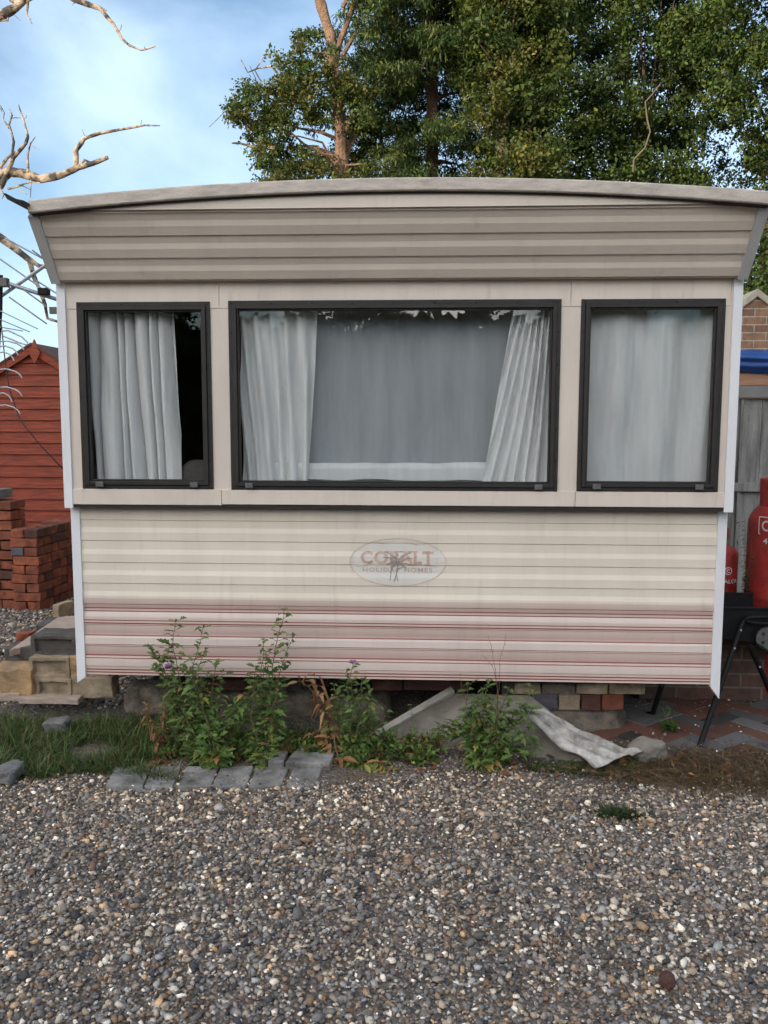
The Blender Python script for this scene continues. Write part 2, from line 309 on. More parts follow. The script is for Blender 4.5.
def ico(sub):
    bm = bmesh.new(); bmesh.ops.create_icosphere(bm, subdivisions=sub, radius=1)
    V = np.array([v.co[:] for v in bm.verts]); Fc = np.array([[v.index for v in f.verts] for f in bm.faces]); bm.free(); return V, Fc
PALETTE = np.array([(.055, .052, .052), (.085, .08, .078), (.13, .12, .115), (.088, .088, .088), (.17, .145, .12), (.25, .20, .15),
                    (.12, .078, .055), (.32, .28, .23), (.44, .41, .36), (.17, .17, .172), (.15, .105, .07), (.03, .031, .036), (.34, .22, .12), (.10, .095, .09)])*np.array([1.10, 1.08, 1.05])
PW = np.array([12, 13, 12, 6, 12, 10, 9, 7.5, 6, 9, 7, 8, 1.2, 10.]); PW = PW/PW.sum()
def pebbles(name, X, Y, size, sub, label, lift=.35, bright=1., tan=False):
    B, Fc = ico(sub); N = len(X); K = 28; prot = []
    for k in range(K):
        s = np.array([1, RNG.uniform(.65, .95), RNG.uniform(.4, .7)]); n = B.copy()
        q = B*s
        for _ in range(7):                                 # plane chops give broken facets
            d = RNG.normal(size=3); d /= np.linalg.norm(d); lim = RNG.uniform(.38, .8); t = n@d
            n = n-np.outer(np.maximum(t-lim, 0)*.85, d)
        prot.append(n*s*(1+RNG.normal(size=(len(B), 1))*.065))
    prot = np.array(prot); idx = RNG.integers(0, K, N)
    a = RNG.uniform(0, 2*PI, N); t = RNG.normal(0, .45, N); t2 = RNG.normal(0, .35, N)
    sc = size*np.exp(RNG.normal(0, .31, N))
    V = prot[idx]*sc[:, None, None]
    c, s_ = np.cos(t)[:, None], np.sin(t)[:, None]; y = V[:, :, 1]*c-V[:, :, 2]*s_; z = V[:, :, 1]*s_+V[:, :, 2]*c; x = V[:, :, 0]
    c, s_ = np.cos(t2)[:, None], np.sin(t2)[:, None]; x, z = x*c+z*s_, z*c-x*s_
    c, s_ = np.cos(a)[:, None], np.sin(a)[:, None]; x, y = x*c-y*s_, x*s_+y*c
    Z = np.array([gh(p, q) for p, q in zip(X, Y)])+sc*lift*RNG.uniform(-.6, 1.5, N)
    V = np.stack([x+X[:, None], y+Y[:, None], z+Z[:, None]], -1)
    ci = RNG.choice(len(PALETTE), N, p=PW); col = PALETTE[ci]*np.exp(RNG.normal(0, .22, N))[:, None]*bright
    if tan:   # towards the pavers the stones are smaller broken flint, paler and browner
        m_ = np.clip((Y+1.15)/.5, 0, 1)*RNG.uniform(.3, 1, N); col = col*(1+m_[:, None]*np.array([.22, .15, .05]))
    FF = (Fc[None]+(np.arange(N)*len(B))[:, None, None]).reshape(-1, 3)
    return npmesh(name, V.reshape(-1, 3), FF, 'pebble', np.repeat(col, len(B), 0), smooth=False, label=label, cat='gravel', kind='stuff')
def scatter(n, x0, x1, y0, y1, keep): 
    X = RNG.uniform(x0, x1, n); Y = RNG.uniform(y0, y1, n); k = keep(X, Y); return X[k], Y[k]
def edge(X): return -.485+.04*np.sin(X*5)+.03*np.sin(X*13+1)+np.where(X > .1, .10, 0)+np.where(X > .95, -.06, 0)
def bare(X, Y):   # thin sandy patches where the soil shows
    return np.array([vn((x, y, 0), 1.6, 9) for x, y in zip(X, Y)])
n0 = 58000
X, Y = scatter(n0, -1.95, 2.15, -2.45, -.30, lambda X, Y: (np.abs(X-.1) < .75+(Y+3.9)*.45) & (Y < edge(X)) & (RNG.uniform(0, 1, len(X)) < np.where(Y > -1., np.where(bare(X, Y) > .12, .5, .92), 1.)))
pebbles('gravel', X, Y, .0098, 1, 'mixed grey and brown pebble gravel covering the yard in front of the caravan', bright=1.6, tan=True)
X, Y = scatter(34000, -1.8, 2.0, -2.3, -.30, lambda X, Y: (np.abs(X-.1) < .75+(Y+3.9)*.42) & (Y < edge(X)+.03))
pebbles('grit', X, Y, .0046, 1, 'fine grit and crushed stone lying between the larger pebbles of the yard', lift=1.3, bright=1.5, tan=True)
X, Y = scatter(9000, -1.3, 2.1, -.42, .05, lambda X, Y: RNG.uniform(0, 1, len(X)) < np.where(X > .1, .5, .12))
k = ~((X < -.12) & (X > -1.25) & (Y < -.2)); pebbles('gravel', X[k], Y[k], .009, 1, 'loose pebbles and dirt strewn at the foot of the caravan under the weeds', bright=1.1)
X, Y = scatter(24000, -4.2, -1.45, .35, 4.2, lambda X, Y: Y > .3)
pebbles('gravel', X, Y, .013, 0 if False else 1, 'pale gravel between the brick stacks and the caravan', bright=1.25)

# ------------------------------------------------------------------ caravan
ZB = .289; ZT = 1.10; U0 = 1.112; U1 = 2.103; W = 1.5; YB = -.07
caravan = empty('static_caravan', (0, 0, 0), 'old cream static caravan with pinkish red stripes and three dark framed windows', 'caravan')
RED = (.20, .050, .040); WH = (.62, .525, .475); PK = (.40, .275, .24); PKL = (.55, .44, .39)
def zl(py): return P(100, py, 0).z
st = [(675, PKL), (668, PKL), (658.2, WH), (656, PKL), (654.2, PK), (644.6, PKL), (643.4, WH), (635.4, WH), (634.4, PK), (623.4, PKL), (619, PKL), (612, WH), (607, PK), (598, PKL)]
REDS = [(672.4, 671.2), (669.8, 668.5), (658, 656.9), (655.2, 654.1), (644.3, 643.6), (635.2, 634.5), (623.2, 622.1), (620.4, 619.3), (611.4, 610.3), (608.4, 607.2)]
M['striped'] = painted('striped_cream_paint', CREAM, dirt=.38, zramp=(zl(676), zl(597.6), [(zl(a), b) for a, b in st]))
# the ramp ends at the top pink band; above it the cream: mix by height
_nt = M['striped'].node_tree; _ramp = [n for n in _nt.nodes if n.type == 'VALTORGB'][0]
_vm = [n for n in _nt.nodes if n.type == 'VECT_MATH'][0]
_sx = [n for n in _nt.nodes if n.type == 'SEPXYZ'][0]
_r2 = nd(_nt, 'ShaderNodeValToRGB'); _r2.color_ramp.interpolation = 'CONSTANT'; _z0, _z1 = zl(676), zl(597.6)
while len(_r2.color_ramp.elements) < 21: _r2.color_ramp.elements.new(.5)
_ev = [(0., (0, 0, 0, 1))]
for a_, b_ in REDS: _ev += [((zl(a_)-_z0)/(_z1-_z0), (1, 1, 1, 1)), ((zl(b_)-_z0)/(_z1-_z0), (0, 0, 0, 1))]
for e, (p_, c_) in zip(_r2.color_ramp.elements, _ev): e.position = p_; e.color = c_
_nt.links.new([n for n in _nt.nodes if n.type == 'MAP_RANGE' and n.inputs[1].default_value == np.float32(_z0)][0].outputs[0], _r2.inputs[0])
_mr = nd(_nt, 'ShaderNodeMix', data_type='RGBA'); _nt.links.new(_r2.outputs[0], _mr.inputs[0]); _nt.links.new(_ramp.outputs[0], _mr.inputs[6]); _mr.inputs[7].default_value = (*RED, 1)
_gt = nd(_nt, 'ShaderNodeMath', operation='GREATER_THAN'); _gt.inputs[1].default_value = zl(597.6); _nt.links.new(_sx.outputs[2], _gt.inputs[0])
_mx = nd(_nt, 'ShaderNodeMix', data_type='RGBA'); _nt.links.new(_gt.outputs[0], _mx.inputs[0]); _nt.links.new(_mr.outputs[2], _mx.inputs[6]); _mx.inputs[7].default_value = (.67, .595, .50, 1); _nt.links.new(_mx.outputs[2], _vm.inputs[0])

lines = [zl(p) for p in (519.5, 540, 561.7, 582.5, 603.3, 624, 645, 665.5)]
def ribprof(lines, z0, z1, dep=.0050, hi=.038):
    pts = [(z0, 0.)]
    for a in sorted(lines):
        pts += [(a-.001, 0), (a+.002, dep), (a+hi, dep), (a+hi+.022, 0)]
    pts.append((z1, 0.)); pts = [p for p in pts if z0 <= p[0] <= z1]
    return sorted(pts)
LP = ribprof(lines, ZB, ZT)
def dent(x, z): return .005*vn((x*1.2, 0, z*5), 1, 4)
def lpy(z, x=None): return -float(np.interp(z, [p[0] for p in LP], [p[1] for p in LP]))+(dent(x, z) if x is not None else 0)
mb = MB(); nx = 70; pts = []
for z, d in LP:
    for i in range(nx):
        x = -1.47+2.94*i/(nx-1); pts.append((x, -d+dent(x, z), z))
mb.grid(pts, nx, len(LP)); o = mb.build('lower_panel', 'striped', caravan, fix=False, label='ribbed cream lower panel with pinkish red stripes'); low_panel = o
so = o.modifiers.new('solid', 'SOLIDIFY'); so.thickness = .003; so.offset = 1

# badge
badge = MB(); bc = (P(398, 562, 0)); rx = .222; rz = .111
nr, na = 10, 48; vs = [(bc.x, lpy(bc.z, bc.x)-.0035, bc.z)]
for r in range(1, nr+1):
    for a in range(na):
        x = bc.x+rx*r/nr*math.cos(2*PI*a/na); z = bc.z+rz*r/nr*math.sin(2*PI*a/na); vs.append((x, lpy(z, x)-.0035, z))
fs = [(0, 1+a, 1+(a+1) % na) for a in range(na)]+[(1+(r-1)*na+a, 1+r*na+a, 1+r*na+(a+1) % na, 1+(r-1)*na+(a+1) % na) for r in range(1, nr) for a in range(na)]
badge.add(vs, fs); M['badge'] = painted('badge', (.635, .60, .545), dirt=.4)
bad = badge.build('badge', 'badge', low_panel, fix=False, label='faded oval badge')
M['badge_red'] = mat('badge_red', (.47, .33, .265), .6, .35, 40, 0); M['badge_pink'] = mat('badge_pink', (.44, .36, .33), .6, .2, 60, 0); M['badge_dark'] = mat('badge_dark', (.24, .225, .21), .6, .4, 60, 0)
def onpanel(mbx, off):
    bm = bmesh.new(); vv = [bm.verts.new(v) for v in mbx.v]
    for f in mbx.f:
        try: bm.faces.new([vv[i] for i in f])
        except ValueError: pass
    zz = [p[0] for p in LP]
    for z in zz: bmesh.ops.bisect_plane(bm, geom=bm.verts[:]+bm.edges[:]+bm.faces[:], plane_co=(0, 0, z), plane_no=(0, 0, 1))
    q = MB(); bm.verts.index_update()
    q.v = [(v.co.x, lpy(v.co.z, v.co.x)-off, v.co.z) for v in bm.verts]; q.f = [tuple(v.index for v in f.verts) for f in bm.faces]; bm.free(); return q
def textmb(s, cx, cz, h, wid, off=0., serif=False, spacing=1.):
    cu_ = bpy.data.curves.new('t', 'FONT'); cu_.body = s; cu_.align_x = 'CENTER'; cu_.offset = off; cu_.resolution_u = 3; cu_.space_character = spacing
    ob = bpy.data.objects.new('t', cu_); COL.objects.link(ob); dg = bpy.context.evaluated_depsgraph_get()
    me = ob.evaluated_get(dg).to_mesh(); q = MB(); V = np.array([v.co[:] for v in me.vertices]); lo = V.min(0); hi = V.max(0)
    sx, sz = wid/(hi[0]-lo[0]), h/(hi[1]-lo[1])
    q.v = [(cx+(v[0]-(lo[0]+hi[0])/2)*sx, 0, cz+(v[1]-(lo[1]+hi[1])/2)*sz) for v in V]; q.f = [tuple(p.vertices) for p in me.polygons]
    ob.evaluated_get(dg).to_mesh_clear(); bpy.data.objects.remove(ob); bpy.data.curves.remove(cu_); return q
def strip(q, pts, w, Y=0.):
    for a, b in zip(pts[:-1], pts[1:]):
        a = Vector(a); b = Vector(b); d = (b-a).normalized(); n = Vector((d.z, 0, -d.x))*w/2
        q.add([a-n, b-n, b+n, a+n], [(0, 1, 2, 3)])
t = textmb('COBALT', bc.x-.004, bc.z+.022, .060, .335, off=.032, spacing=1.12)
L0 = bc.x-.004-.1625          # serifs on the straight letters
for fx in (.385, .50, .575, .70, .745, .925):
    for dz in (.052, -.0065): t.add([(L0+.325*fx-.014, 0, bc.z+dz), (L0+.325*fx+.014, 0, bc.z+dz), (L0+.325*fx+.014, 0, bc.z+dz-.0055), (L0+.325*fx-.014, 0, bc.z+dz-.0055)], [(0, 1, 2, 3)])
onpanel(t, .0060).build('lettering', 'badge_red', bad, fix=False, label='COBALT in faded red')
onpanel(textmb('HOLIDAY HOMES', bc.x-.002, bc.z-.036, .022, .32, off=.014, spacing=1.2), .0052).build('lettering', 'badge_pink', bad, fix=False, label='HOLIDAY HOMES in pale faded letters')
fl = MB(); K = lambda dx, dz: (bc.x+dx, 0, bc.z+dz)
for a in [(-45, .075), (-28, .085), (-12, .05), (10, .05), (28, .08), (48, .07), (-70, .05), (75, .055), (-100, .04), (100, .045)]:
    t_ = math.radians(a[0]); n_ = 6; pl = []
    for i in range(n_): s_ = a[1]*i/(n_-1); bend = .35*(i/(n_-1))**2*math.copysign(1, a[0]); pl.append(K(s_*math.sin(t_+bend), -.008+s_*math.cos(t_+bend)))
    strip(fl, pl, .004)
strip(fl, [K(-.01, -.01), K(-.03, -.03), K(-.036, -.085)], .003); strip(fl, [K(.0, -.01), K(-.006, -.05), K(-.018, -.092)], .004); strip(fl, [K(.03, -.02), K(-.01, -.035), K(.0, -.088)], .003)
onpanel(fl, .0068).build('flower_drawing', 'badge_dark', bad, fix=False)
rg = MB(); pr = [K(rx*.995*math.cos(2*PI*a/72), rz*.995*math.sin(2*PI*a/72)) for a in range(73)]; strip(rg, pr, .0025)
onpanel(rg, .0056).build('border', 'badge_red', bad, fix=False)

# bay with three openings
def winbox(x0, x1, y0, y1):   # frame outer rect from the picture at the bay plane
    a = P(x0[0], y0[0], YB); b = P(x1[1], y1[1], YB); a2 = P(x0[1], y1[0], YB); b2 = P(x1[0], y0[1], YB)
    return ((a.x+a2.x)/2, (b.x+b2.x)/2, (a2.z+b.z)/2, (a.z+b2.z)/2)
WN = [winbox((76, 84), (211, 213), (303, 301), (489, 489)), winbox((229, 231), (560.5, 558), (301, 299), (491, 491)), winbox((580, 577.5), (724, 719), (299.5, 298.5), (492, 491))]
FR = .030
z0s = U0; 
def sheet(q, x0, x1, z0, z1, y0=YB, t=.02): q.box((x0+.0008, y0, z0+.0008), (x1-.0008, y0+t, z1-.0008))
sillz = P(384, 491.5, YB).z+.002
zlo = max(w[2] for w in WN)+FR; 
bay = MB(); hb = min(w[3] for w in WN)-FR
wallx = [(-1.462, WN[0][0]+FR), (WN[0][1]-FR, WN[1][0]+FR), (WN[1][1]-FR, WN[2][0]+FR), (WN[2][1]-FR, 1.462)]
for a, b in wallx: sheet(bay, a, b, min(w[2] for w in WN)-.01, hb+.02)
seam = [-1.462, P(219, 290, YB).x, P(571, 290, YB).x, P(731, 290, YB).x]
for a, b in zip(seam[:-1], seam[1:]): sheet(bay, a, b, hb+.0, U1+.03, YB-.003)
sheet(bay, seam[-1], 1.462, hb, U1+.03, YB-.001)
o = bay.build('window_panel', 'cream', caravan, bevel=.001)
sill = MB(); sseam = [-1.465, P(222, 497, YB).x, P(575, 497, YB).x, 1.462]
stp = min(w[2] for w in WN)+.003
for i, (a, b) in enumerate(zip(sseam[:-1], sseam[1:])): sheet(sill, a, b, U0-.0-.004*(i == 0), stp+.03 if False else stp, YB-.008, .03)
sill.build('sill_panel', 'cream', caravan, bevel=.002)
lip = MB().box((-1.462, YB-.004, U0-.016), (1.462, .0, U0-.002)); lip.build('lip', 'dark', caravan)
sub = MB(); sub.box((-1.462, -.006, ZT-.035), (1.462, .012, ZT+.012)); sub.build('joint_strip', 'cream', caravan, bevel=.002)

# corner trims
for s in (-1, 1):
    q = MB(); xo, xi = s*1.5, s*1.460
    q.box((min(xo, xi), YB-.012, U0-.02), (max(xo, xi), 0.03, U1+.02)); q.build('corner_trim', 'trim', caravan, bevel=.002)
    q = MB(); xi = s*1.458; zc = ZB-.045 if s > 0 else ZB-.03
    zbot_o = ZB-.05
    poly = [Vector((s*1.5, 0, zbot_o+(.0 if s < 0 else -.005))), Vector((xi, 0, ZB-.005 if s > 0 else ZB-.02)), Vector((xi, 0, ZT+.0)), Vector((s*1.5, 0, ZT))]
    if s > 0: poly[0].z = ZB-.005; poly[1].z = ZB-.005; poly[0] = Vector((1.5, 0, ZB-.065)); poly[1] = Vector((xi, 0, ZB-.01))
    else: poly[0] = Vector((-1.5, 0, ZB-.04)); poly[1] = Vector((xi, 0, ZB-.01))
    q.prism(poly, (0, -.016, 0), (0, .06, 0)); q.build('corner_trim', 'trim', caravan, bevel=.0015)

# raked top panel
TB = Vector((0, -.115, P(384, 278, -.115).z)); YTp = -.30
zTop = P(384, 207, YTp).z
d_ = Vector((0, YTp-TB.y, zTop-TB.z)); Ls = d_.length; d_.normalize(); nrm = Vector((0, -d_.z, d_.y))
if nrm.y > 0: nrm = -nrm
def s_of(py):
    # distance along the slope for a picture row at the middle
    lo, hi = 0, Ls+.2
    for _ in range(40):
        mid = (lo+hi)/2; p = TB+d_*mid
        v = Vector((P(300, 300, p.y).x, p.y, p.z))-CC; y = 512-F*v.dot(cu)/v.dot(cf)
        if y > py: lo = mid
        else: hi = mid
    return lo
tl = [s_of(p) for p in (256.5, 234, 211)]
TP = ribprof([.0005]+tl[:2]+tl[2:], 0, Ls, .0062, .042)
# arch
def zarch(x): return ZPEAK-SAG*((x-.02)/1.56)**2
zpk = P(420, 177.5, -.335).z; zle = P(28, 204, -.335).z; zre = P(770, 191.5, -.335).z
ZPEAK = zpk; SAG = zpk-(zle+zre)/2
mb = MB(); pts = []; nx = 60
rows = TP+[(Ls+.0005, 0)]
for s_, dd in TP:
    for i in range(nx):
        x = -1.475+2.95*i/(nx-1); p = TB+d_*s_+nrm*(dd+.002*vn((x*1.3, 0, s_*6), 1, 8)); pts.append((x, p.y, min(p.z, zarch(x)-.045)))
mb.grid(pts, nx, len(TP)); mb.build('top_panel', 'cream_top', caravan, fix=False, label='ribbed cream panel raked outwards above the windows')
# smooth fascia above the ribs, filling the arch
fa = MB(); pts = []
for j in range(2):
    for i in range(nx):
        x = -1.475+2.95*i/(nx-1); zt = zarch(x)-.04; z0 = min(zTop-.004, zt-.002)
        z = z0 if j == 0 else zt; pts.append((x, YTp-.014-.004*j, z))
fa.grid(pts, nx, 2); so = fa.build('fascia', 'cream_top', caravan, fix=False); md = so.modifiers.new('s', 'SOLIDIFY'); md.thickness = .012; md.offset = -1
for s in (-1, 1):
    q = MB(); a = TB+d_*(-.01); e = TB+d_*((zarch(s*1.5)-.045-TB.z)/d_.z)
    pl = [Vector((s*1.462, a.y, a.z))+nrm*.016, Vector((s*1.502, a.y, a.z))+nrm*.016, Vector((s*1.512, e.y, e.z))+nrm*.016, Vector((s*1.468, e.y, e.z))+nrm*.016]
    q.prism(pl, -nrm*0, -nrm*.03)
    # side return running back to the wall
    q.add([Vector((s*1.500, a.y, a.z)), Vector((s*1.510, e.y, e.z)), Vector((s*1.510, .0, e.z)), Vector((s*1.500, .0, a.z))], [(0, 1, 2, 3)])
    q.build('raked_trim', 'trim_grey', caravan)
q = MB(); q.box((-1.49, TB.y+.002, TB.z-.004), (1.49, YB+.02, TB.z+.004)); q.build('soffit', 'cream', caravan)
# roof sheet and front edge
XRL, XRR = P(27, 206, -.345).x, P(774, 193, -.345).x
def archband(y0, y1, t0, t1, xw=1.56, n=60):
    q = MB(); pl = []
    for i in range(n): x = (XRL+1.56-xw)+((XRR-1.56+xw)-(XRL+1.56-xw))*i/(n-1); pl.append((x, zarch(x)))
    vs = []; 
    for (x, z) in pl: vs += [(x, y0, z-t1), (x, y0, z-t0), (x, y1, z-t0), (x, y1, z-t1)]
    fs = [(i*4+k, i*4+(k+1) % 4, (i+1)*4+(k+1) % 4, (i+1)*4+k) for i in range(n-1) for k in range(4)]+[(0, 1, 2, 3), tuple((n-1)*4+k for k in (3, 2, 1, 0))]
    q.add(vs, fs); return q
archband(-.31, 8.0, .002, .03).build('roof', 'roof', caravan, smooth=True)
archband(-.345, -.312, 0, .052, 1.56).build('roof_edge', 'roofedge', caravan, smooth=True, bevel=.006)
archband(-.330, -.30, .053, .057, 1.55).build('roof_shadow_line', 'dark', caravan)  # dark strip standing in for the shadow line beneath the roof edge
for s in (-1, 1):
    q = MB(); ze = zarch(s*1.56)-.03
    if s < 0:
        pf = [(0, 0), (-.045, .012), (-.055, .03), (-.048, .03), (-.04, .018), (0, .008)]
        q.prism([Vector((XRL+.012+a*1.5, 0, ze+.012+b*1.3)) for a, b in pf], (0, -.40, 0), (0, 7.9, 0)); q.build('gutter', 'black', caravan, label='dark gutter end sticking out past the roof corner')
    else:
        pf = [(0, 0), (.03, 0), (.03, .02), (.024, .02), (.024, .006), (0, .006)]
        q.prism([Vector((XRR-.01+a, 0, ze+b)) for a, b in pf], (0, -.31, 0), (0, 7.9, 0)); q.build('gutter', 'trim_grey', caravan)
# body walls
zr = zarch(1.5)-.05
for s in (-1, 1):
    q = MB(); pts = []; prof = []
    z = ZB
    while z < zr: prof += [(z, 0), (z+.055, 0), (z+.062, .008), (z+.092, .008)]; z += .1
    for z, dd in prof:
        for yy in (0.03, 4, 8.): pts.append((s*(1.478+dd), yy, min(z, zr+.04)))
    q.grid(pts, 3, len(prof)); q.build('side_wall', 'cream', caravan, fix=False)
q = MB().box((-1.47, 7.95, ZB), (1.47, 7.98, zr+.05)); q.build('rear_wall', 'cream', caravan)
q = MB().box((-1.46, .02, ZB+.004), (1.46, 7.94, ZB+.06)); q.build('floor', 'dark', caravan)
q = MB().box((-1.46, 2.6, ZB+.065), (1.46, 2.62, zr)); q.box((-1.46, -.04, zr-.05), (1.46, 2.59, zr-.03)); q.box((-1.455, .03, .36), (1.455, .05, stp-.1)); q.build('interior', 'interior', caravan)
for s in (-1, 1):
    q = MB().box((min(s*1.455, s*1.44), .02, ZB+.07), (max(s*1.455, s*1.44), 2.58, zr-.06)); q.build('interior_wall', 'interior', caravan)
q = MB()
for x in (-.55, .55): q.box((x-.03, .12, ZB-.11), (x+.03, 7.8, ZB-.002))
for y in (.25, 1.6, 3.2): q.box((-1.4, y, ZB-.05), (1.4, y+.05, ZB-.003))
q.build('chassis', 'steel', caravan)
for x in (-.55+.2, .55-.2):
    q = MB(); q.lathe([(.0, -.08), (.24, -.08), (.27, -.05), (.27, .05), (.24, .08), (0, .08)], (0, 0, 0), 28)
    q.v = [(x+v[2], 3.9+v[0], .275+v[1]) for v in q.v]; q.build('wheel', 'black', caravan, smooth=True)

# windows
def ring(q, x0, x1, z0, z1, w, y0, y1):
    q.box((x0, y0, z0), (x0+w, y1, z1)); q.box((x1-w, y0, z0), (x1, y1, z1))
    q.box((x0+w, y0+.0004, z0), (x1-w, y1, z0+w)); q.box((x0+w, y0+.0004, z1-w), (x1-w, y1, z1))
gp = []
for i, (x0, x1, z0, z1) in enumerate(WN):
    f = MB(); ring(f, x0, x1, z0, z1, .019, YB-.008, YB+.004)
    ring(f, x0+.0195, x1-.0195, z0+.0195, z1-.0195, .017, YB-.018, YB+.01)
    ring(f, x0+.037, x1-.037, z0+.037, z1-.037, .007, YB-.006, YB+.02)
    n_ = int((x1-x0)/.17)
    for k in range(n_+1):
        for zz in (z0+.011, z1-.011):
            xx = x0+.012+(x1-x0-.024)*k/n_; f.lathe([(.0045, 0), (.004, .002), (0.0005, .003)], (0, 0, 0), 8)
            for j in range(24): v = f.v[-24+j]; f.v[-24+j] = (xx+v[0], YB-.008-v[2], zz+v[1])
    for k in range(1, 6):
        for xx in (x0+.011, x1-.011):
            zz = z0+(z1-z0)*k/6; f.lathe([(.0045, 0), (.004, .002), (0.0005, .003)], (0, 0, 0), 8)
            for j in range(24): v = f.v[-24+j]; f.v[-24+j] = (xx+v[0], YB-.008-v[2], zz+v[1])
    fr = f.build('window_frame', 'frame', caravan, bevel=.002)
    gx0, gx1, gz0, gz1 = x0+.042, x1-.042, z0+.042, z1-.042; gp.append((gx0, gx1, gz0, gz1))
    MB().add([(gx0, YB+.008, gz0), (gx1, YB+.008, gz0), (gx1, YB+.008, gz1), (gx0, YB+.008, gz1)], [(0, 1, 2, 3)]).build('pane', 'glass', fr, fix=False)
    for xx in (x0+.085, x1-.085):
        c = MB(); c.box((xx-.018, YB-.027, z0+.010), (xx+.018, YB-.0185, z0+.034)); c.build('catch', 'greyplate', fr, bevel=.003)

# curtains
def curtain(name, xa, xb, za, zb, yc, folds, amp, m, label, cat='curtain', taper=(0, 0), seed=0, sharp=1., nxx=200, skew=0., sagf=0., group=None):
    q = MB(); pts = []; nz = 26
    ph = [random.Random(seed+k).uniform(-1, 1) for k in range(folds*3)]
    for j in range(nz):
        v = j/(nz-1); z = za+(zb-za)*v
        l = xa+taper[0]*(1-v); r = xb+taper[1]*(1-v)
        for i in range(nxx):
            u = i/(nxx-1); uu = u*folds+(.35 if sharp > .5 else .9)*vn((u*folds*.55, v*.35, seed), 1, 1)+skew*v*(1-u*.5)
            a = amp*(1+.4*vn((u*folds*.5, 0, seed), 1, 2))
            s_ = math.sin(uu*2*PI); s_ = math.copysign(abs(s_)**sharp, s_) if sharp > .5 else 1-2*abs(math.sin(uu*PI))**sharp
            yy = yc+a*s_*(.75+.25*v)+.020*vn((u*5, v*2.6, seed), 1, 5)+.004*vn((u*24, v*5, seed), 1, 6)
            x = l+(r-l)*(u+.10/folds*vn((u*folds, v*1.5, seed), 1, 3))
            pts.append((x, yy, z+(sagf*math.sin(u*PI*3) if j == nz-1 else 0)))
    q.grid(pts, nxx, nz); return q.build(name, m, smooth='all', fix=False, label=label, cat=cat, group=group)
def zx(px, py, Y): p = P(px, py, Y); return p.x, p.z
YC = YB+.075
curtain('curtain', zx(87, 400, YC)[0], zx(176, 400, YC)[0], zx(120, 482, YC)[1], zx(120, 313, YC)[1], YC+.02, 7, .034, 'curtain', 'white curtain hanging in deep folds in the narrow window nearest the red shed', taper=(.03, .012), seed=3, sharp=.42)
curtain('net_curtain', zx(584, 400, YC)[0], zx(714, 400, YC)[0], zx(650, 484, YC)[1], zx(650, 306, YC)[1], YC, 3, .016, 'netwhite', 'pale net curtain filling the window nearest the red gas bottles', seed=9)
YN = YB+.15
netc = curtain('net_curtain', zx(262, 400, YN)[0], zx(548, 400, YN)[0], zx(400, 484, YN)[1], zx(400, 309, YN)[1], YN, 9, .005, 'net', 'grey blue net curtain hanging flat across the wide middle window', seed=12)
q = MB(); pts = []
for j, py in enumerate((464, 463, 470, 480)):
    for i in range(60):
        px = 268+228*i/59; p = P(px, py+.9*vn((i*.15, j, 0), 1, 3)*2, YN-.035-.012*(j > 0)); pts.append((p.x, p.y+.006*vn((i*.3, j*.8, 0), 1, 7), p.z))
q.grid(pts, 60, 4); q.build('hem', 'netwhite', netc, fix=False, smooth='all', label='white turned-up hem')
curtain('curtain', zx(241, 400, YC)[0], zx(318, 400, YC)[0], zx(280, 485, YC)[1], zx(280, 309, YC)[1], YC+.01, 6, .020, 'curtain', 'white drape gathered in the middle window on the side of the red shed', taper=(.0, -.05), seed=21, sharp=.6, skew=1.6)
curtain('curtain', zx(512, 400, YC)[0], zx(550, 400, YC)[0], zx(520, 485, YC)[1], zx(520, 308, YC)[1], YC+.01, 6, .020, 'curtain', 'white drape pulled aside at an angle in the middle window near the gas bottles', taper=(-.13, -.0), seed=33, sharp=.6, skew=-1.8)
# blob cushion in the left window corner
def blob(q, c, r, seed, amp=.25, sub=3, flat=None, R=None):
    V, Fc = ico(sub); vs = []
    for v in V:
        v = Vector(v); k = 1+amp*vn(v, 1.1, seed)+amp*.4*vn(v, 3.3, seed)
        p = Vector((v.x*r[0], v.y*r[1], v.z*r[2]))*k
        if R is not None: p = R@p
        vs.append(p+Vector(c))
    q.add(vs, [tuple(f) for f in Fc]); return q
c = P(200, 478, YC+.06); blob(MB(), c, (.10, .05, .09), 4, .12).build('cushion', 'cushion', smooth='all', label='dark patterned cushion at the corner of the window nearest the red shed', cat='cushion')

# far steady leg under the caravan
q = MB(); a = P(662, 684, .02); b = G(652, 716, -.01); q.tube([a, (a+b)/2, b], .013, 10); blob(q, b+Vector((0, 0, .005)), (.05, .03, .02), 2, .2); q.build('steady_leg', 'black', caravan, smooth=True)

# ------------------------------------------------------------------ folding black stand, bottles
st_ = empty('folding_stand', P(745, 645, .35)*1.0, 'black metal tray on thin folding tube legs beside the caravan corner', 'stand')
q = MB(); x0, x1 = 1.44, 2.45; y0, y1 = .33, .72; zt, zb_ = .575, .40
for (a, b) in [((x0, y0), (x1, y0)), ((x1, y0), (x1, y1)), ((x1, y1), (x0, y1)), ((x0, y1), (x0, y0))]:
    a = Vector((*a, 0)); b = Vector((*b, 0)); n = Vector((-(b-a).y, (b-a).x, 0)).normalized()*.006
    za = zb_+(.035 if a.x < 2 else -.07); zb2 = zb_+(.035 if b.x < 2 else -.07)
    q.add([a+Vector((0, 0, za)), b+Vector((0, 0, zb2)), b+Vector((0, 0, zt)), a+Vector((0, 0, zt)), a+n+Vector((0, 0, za)), b+n+Vector((0, 0, zb2)), b+n+Vector((0, 0, zt)), a+n+Vector((0, 0, zt))],
          [(0, 1, 2, 3), (7, 6, 5, 4), (3, 2, 6, 7), (0, 4, 5, 1), (0, 3, 7, 4), (1, 5, 6, 2)])
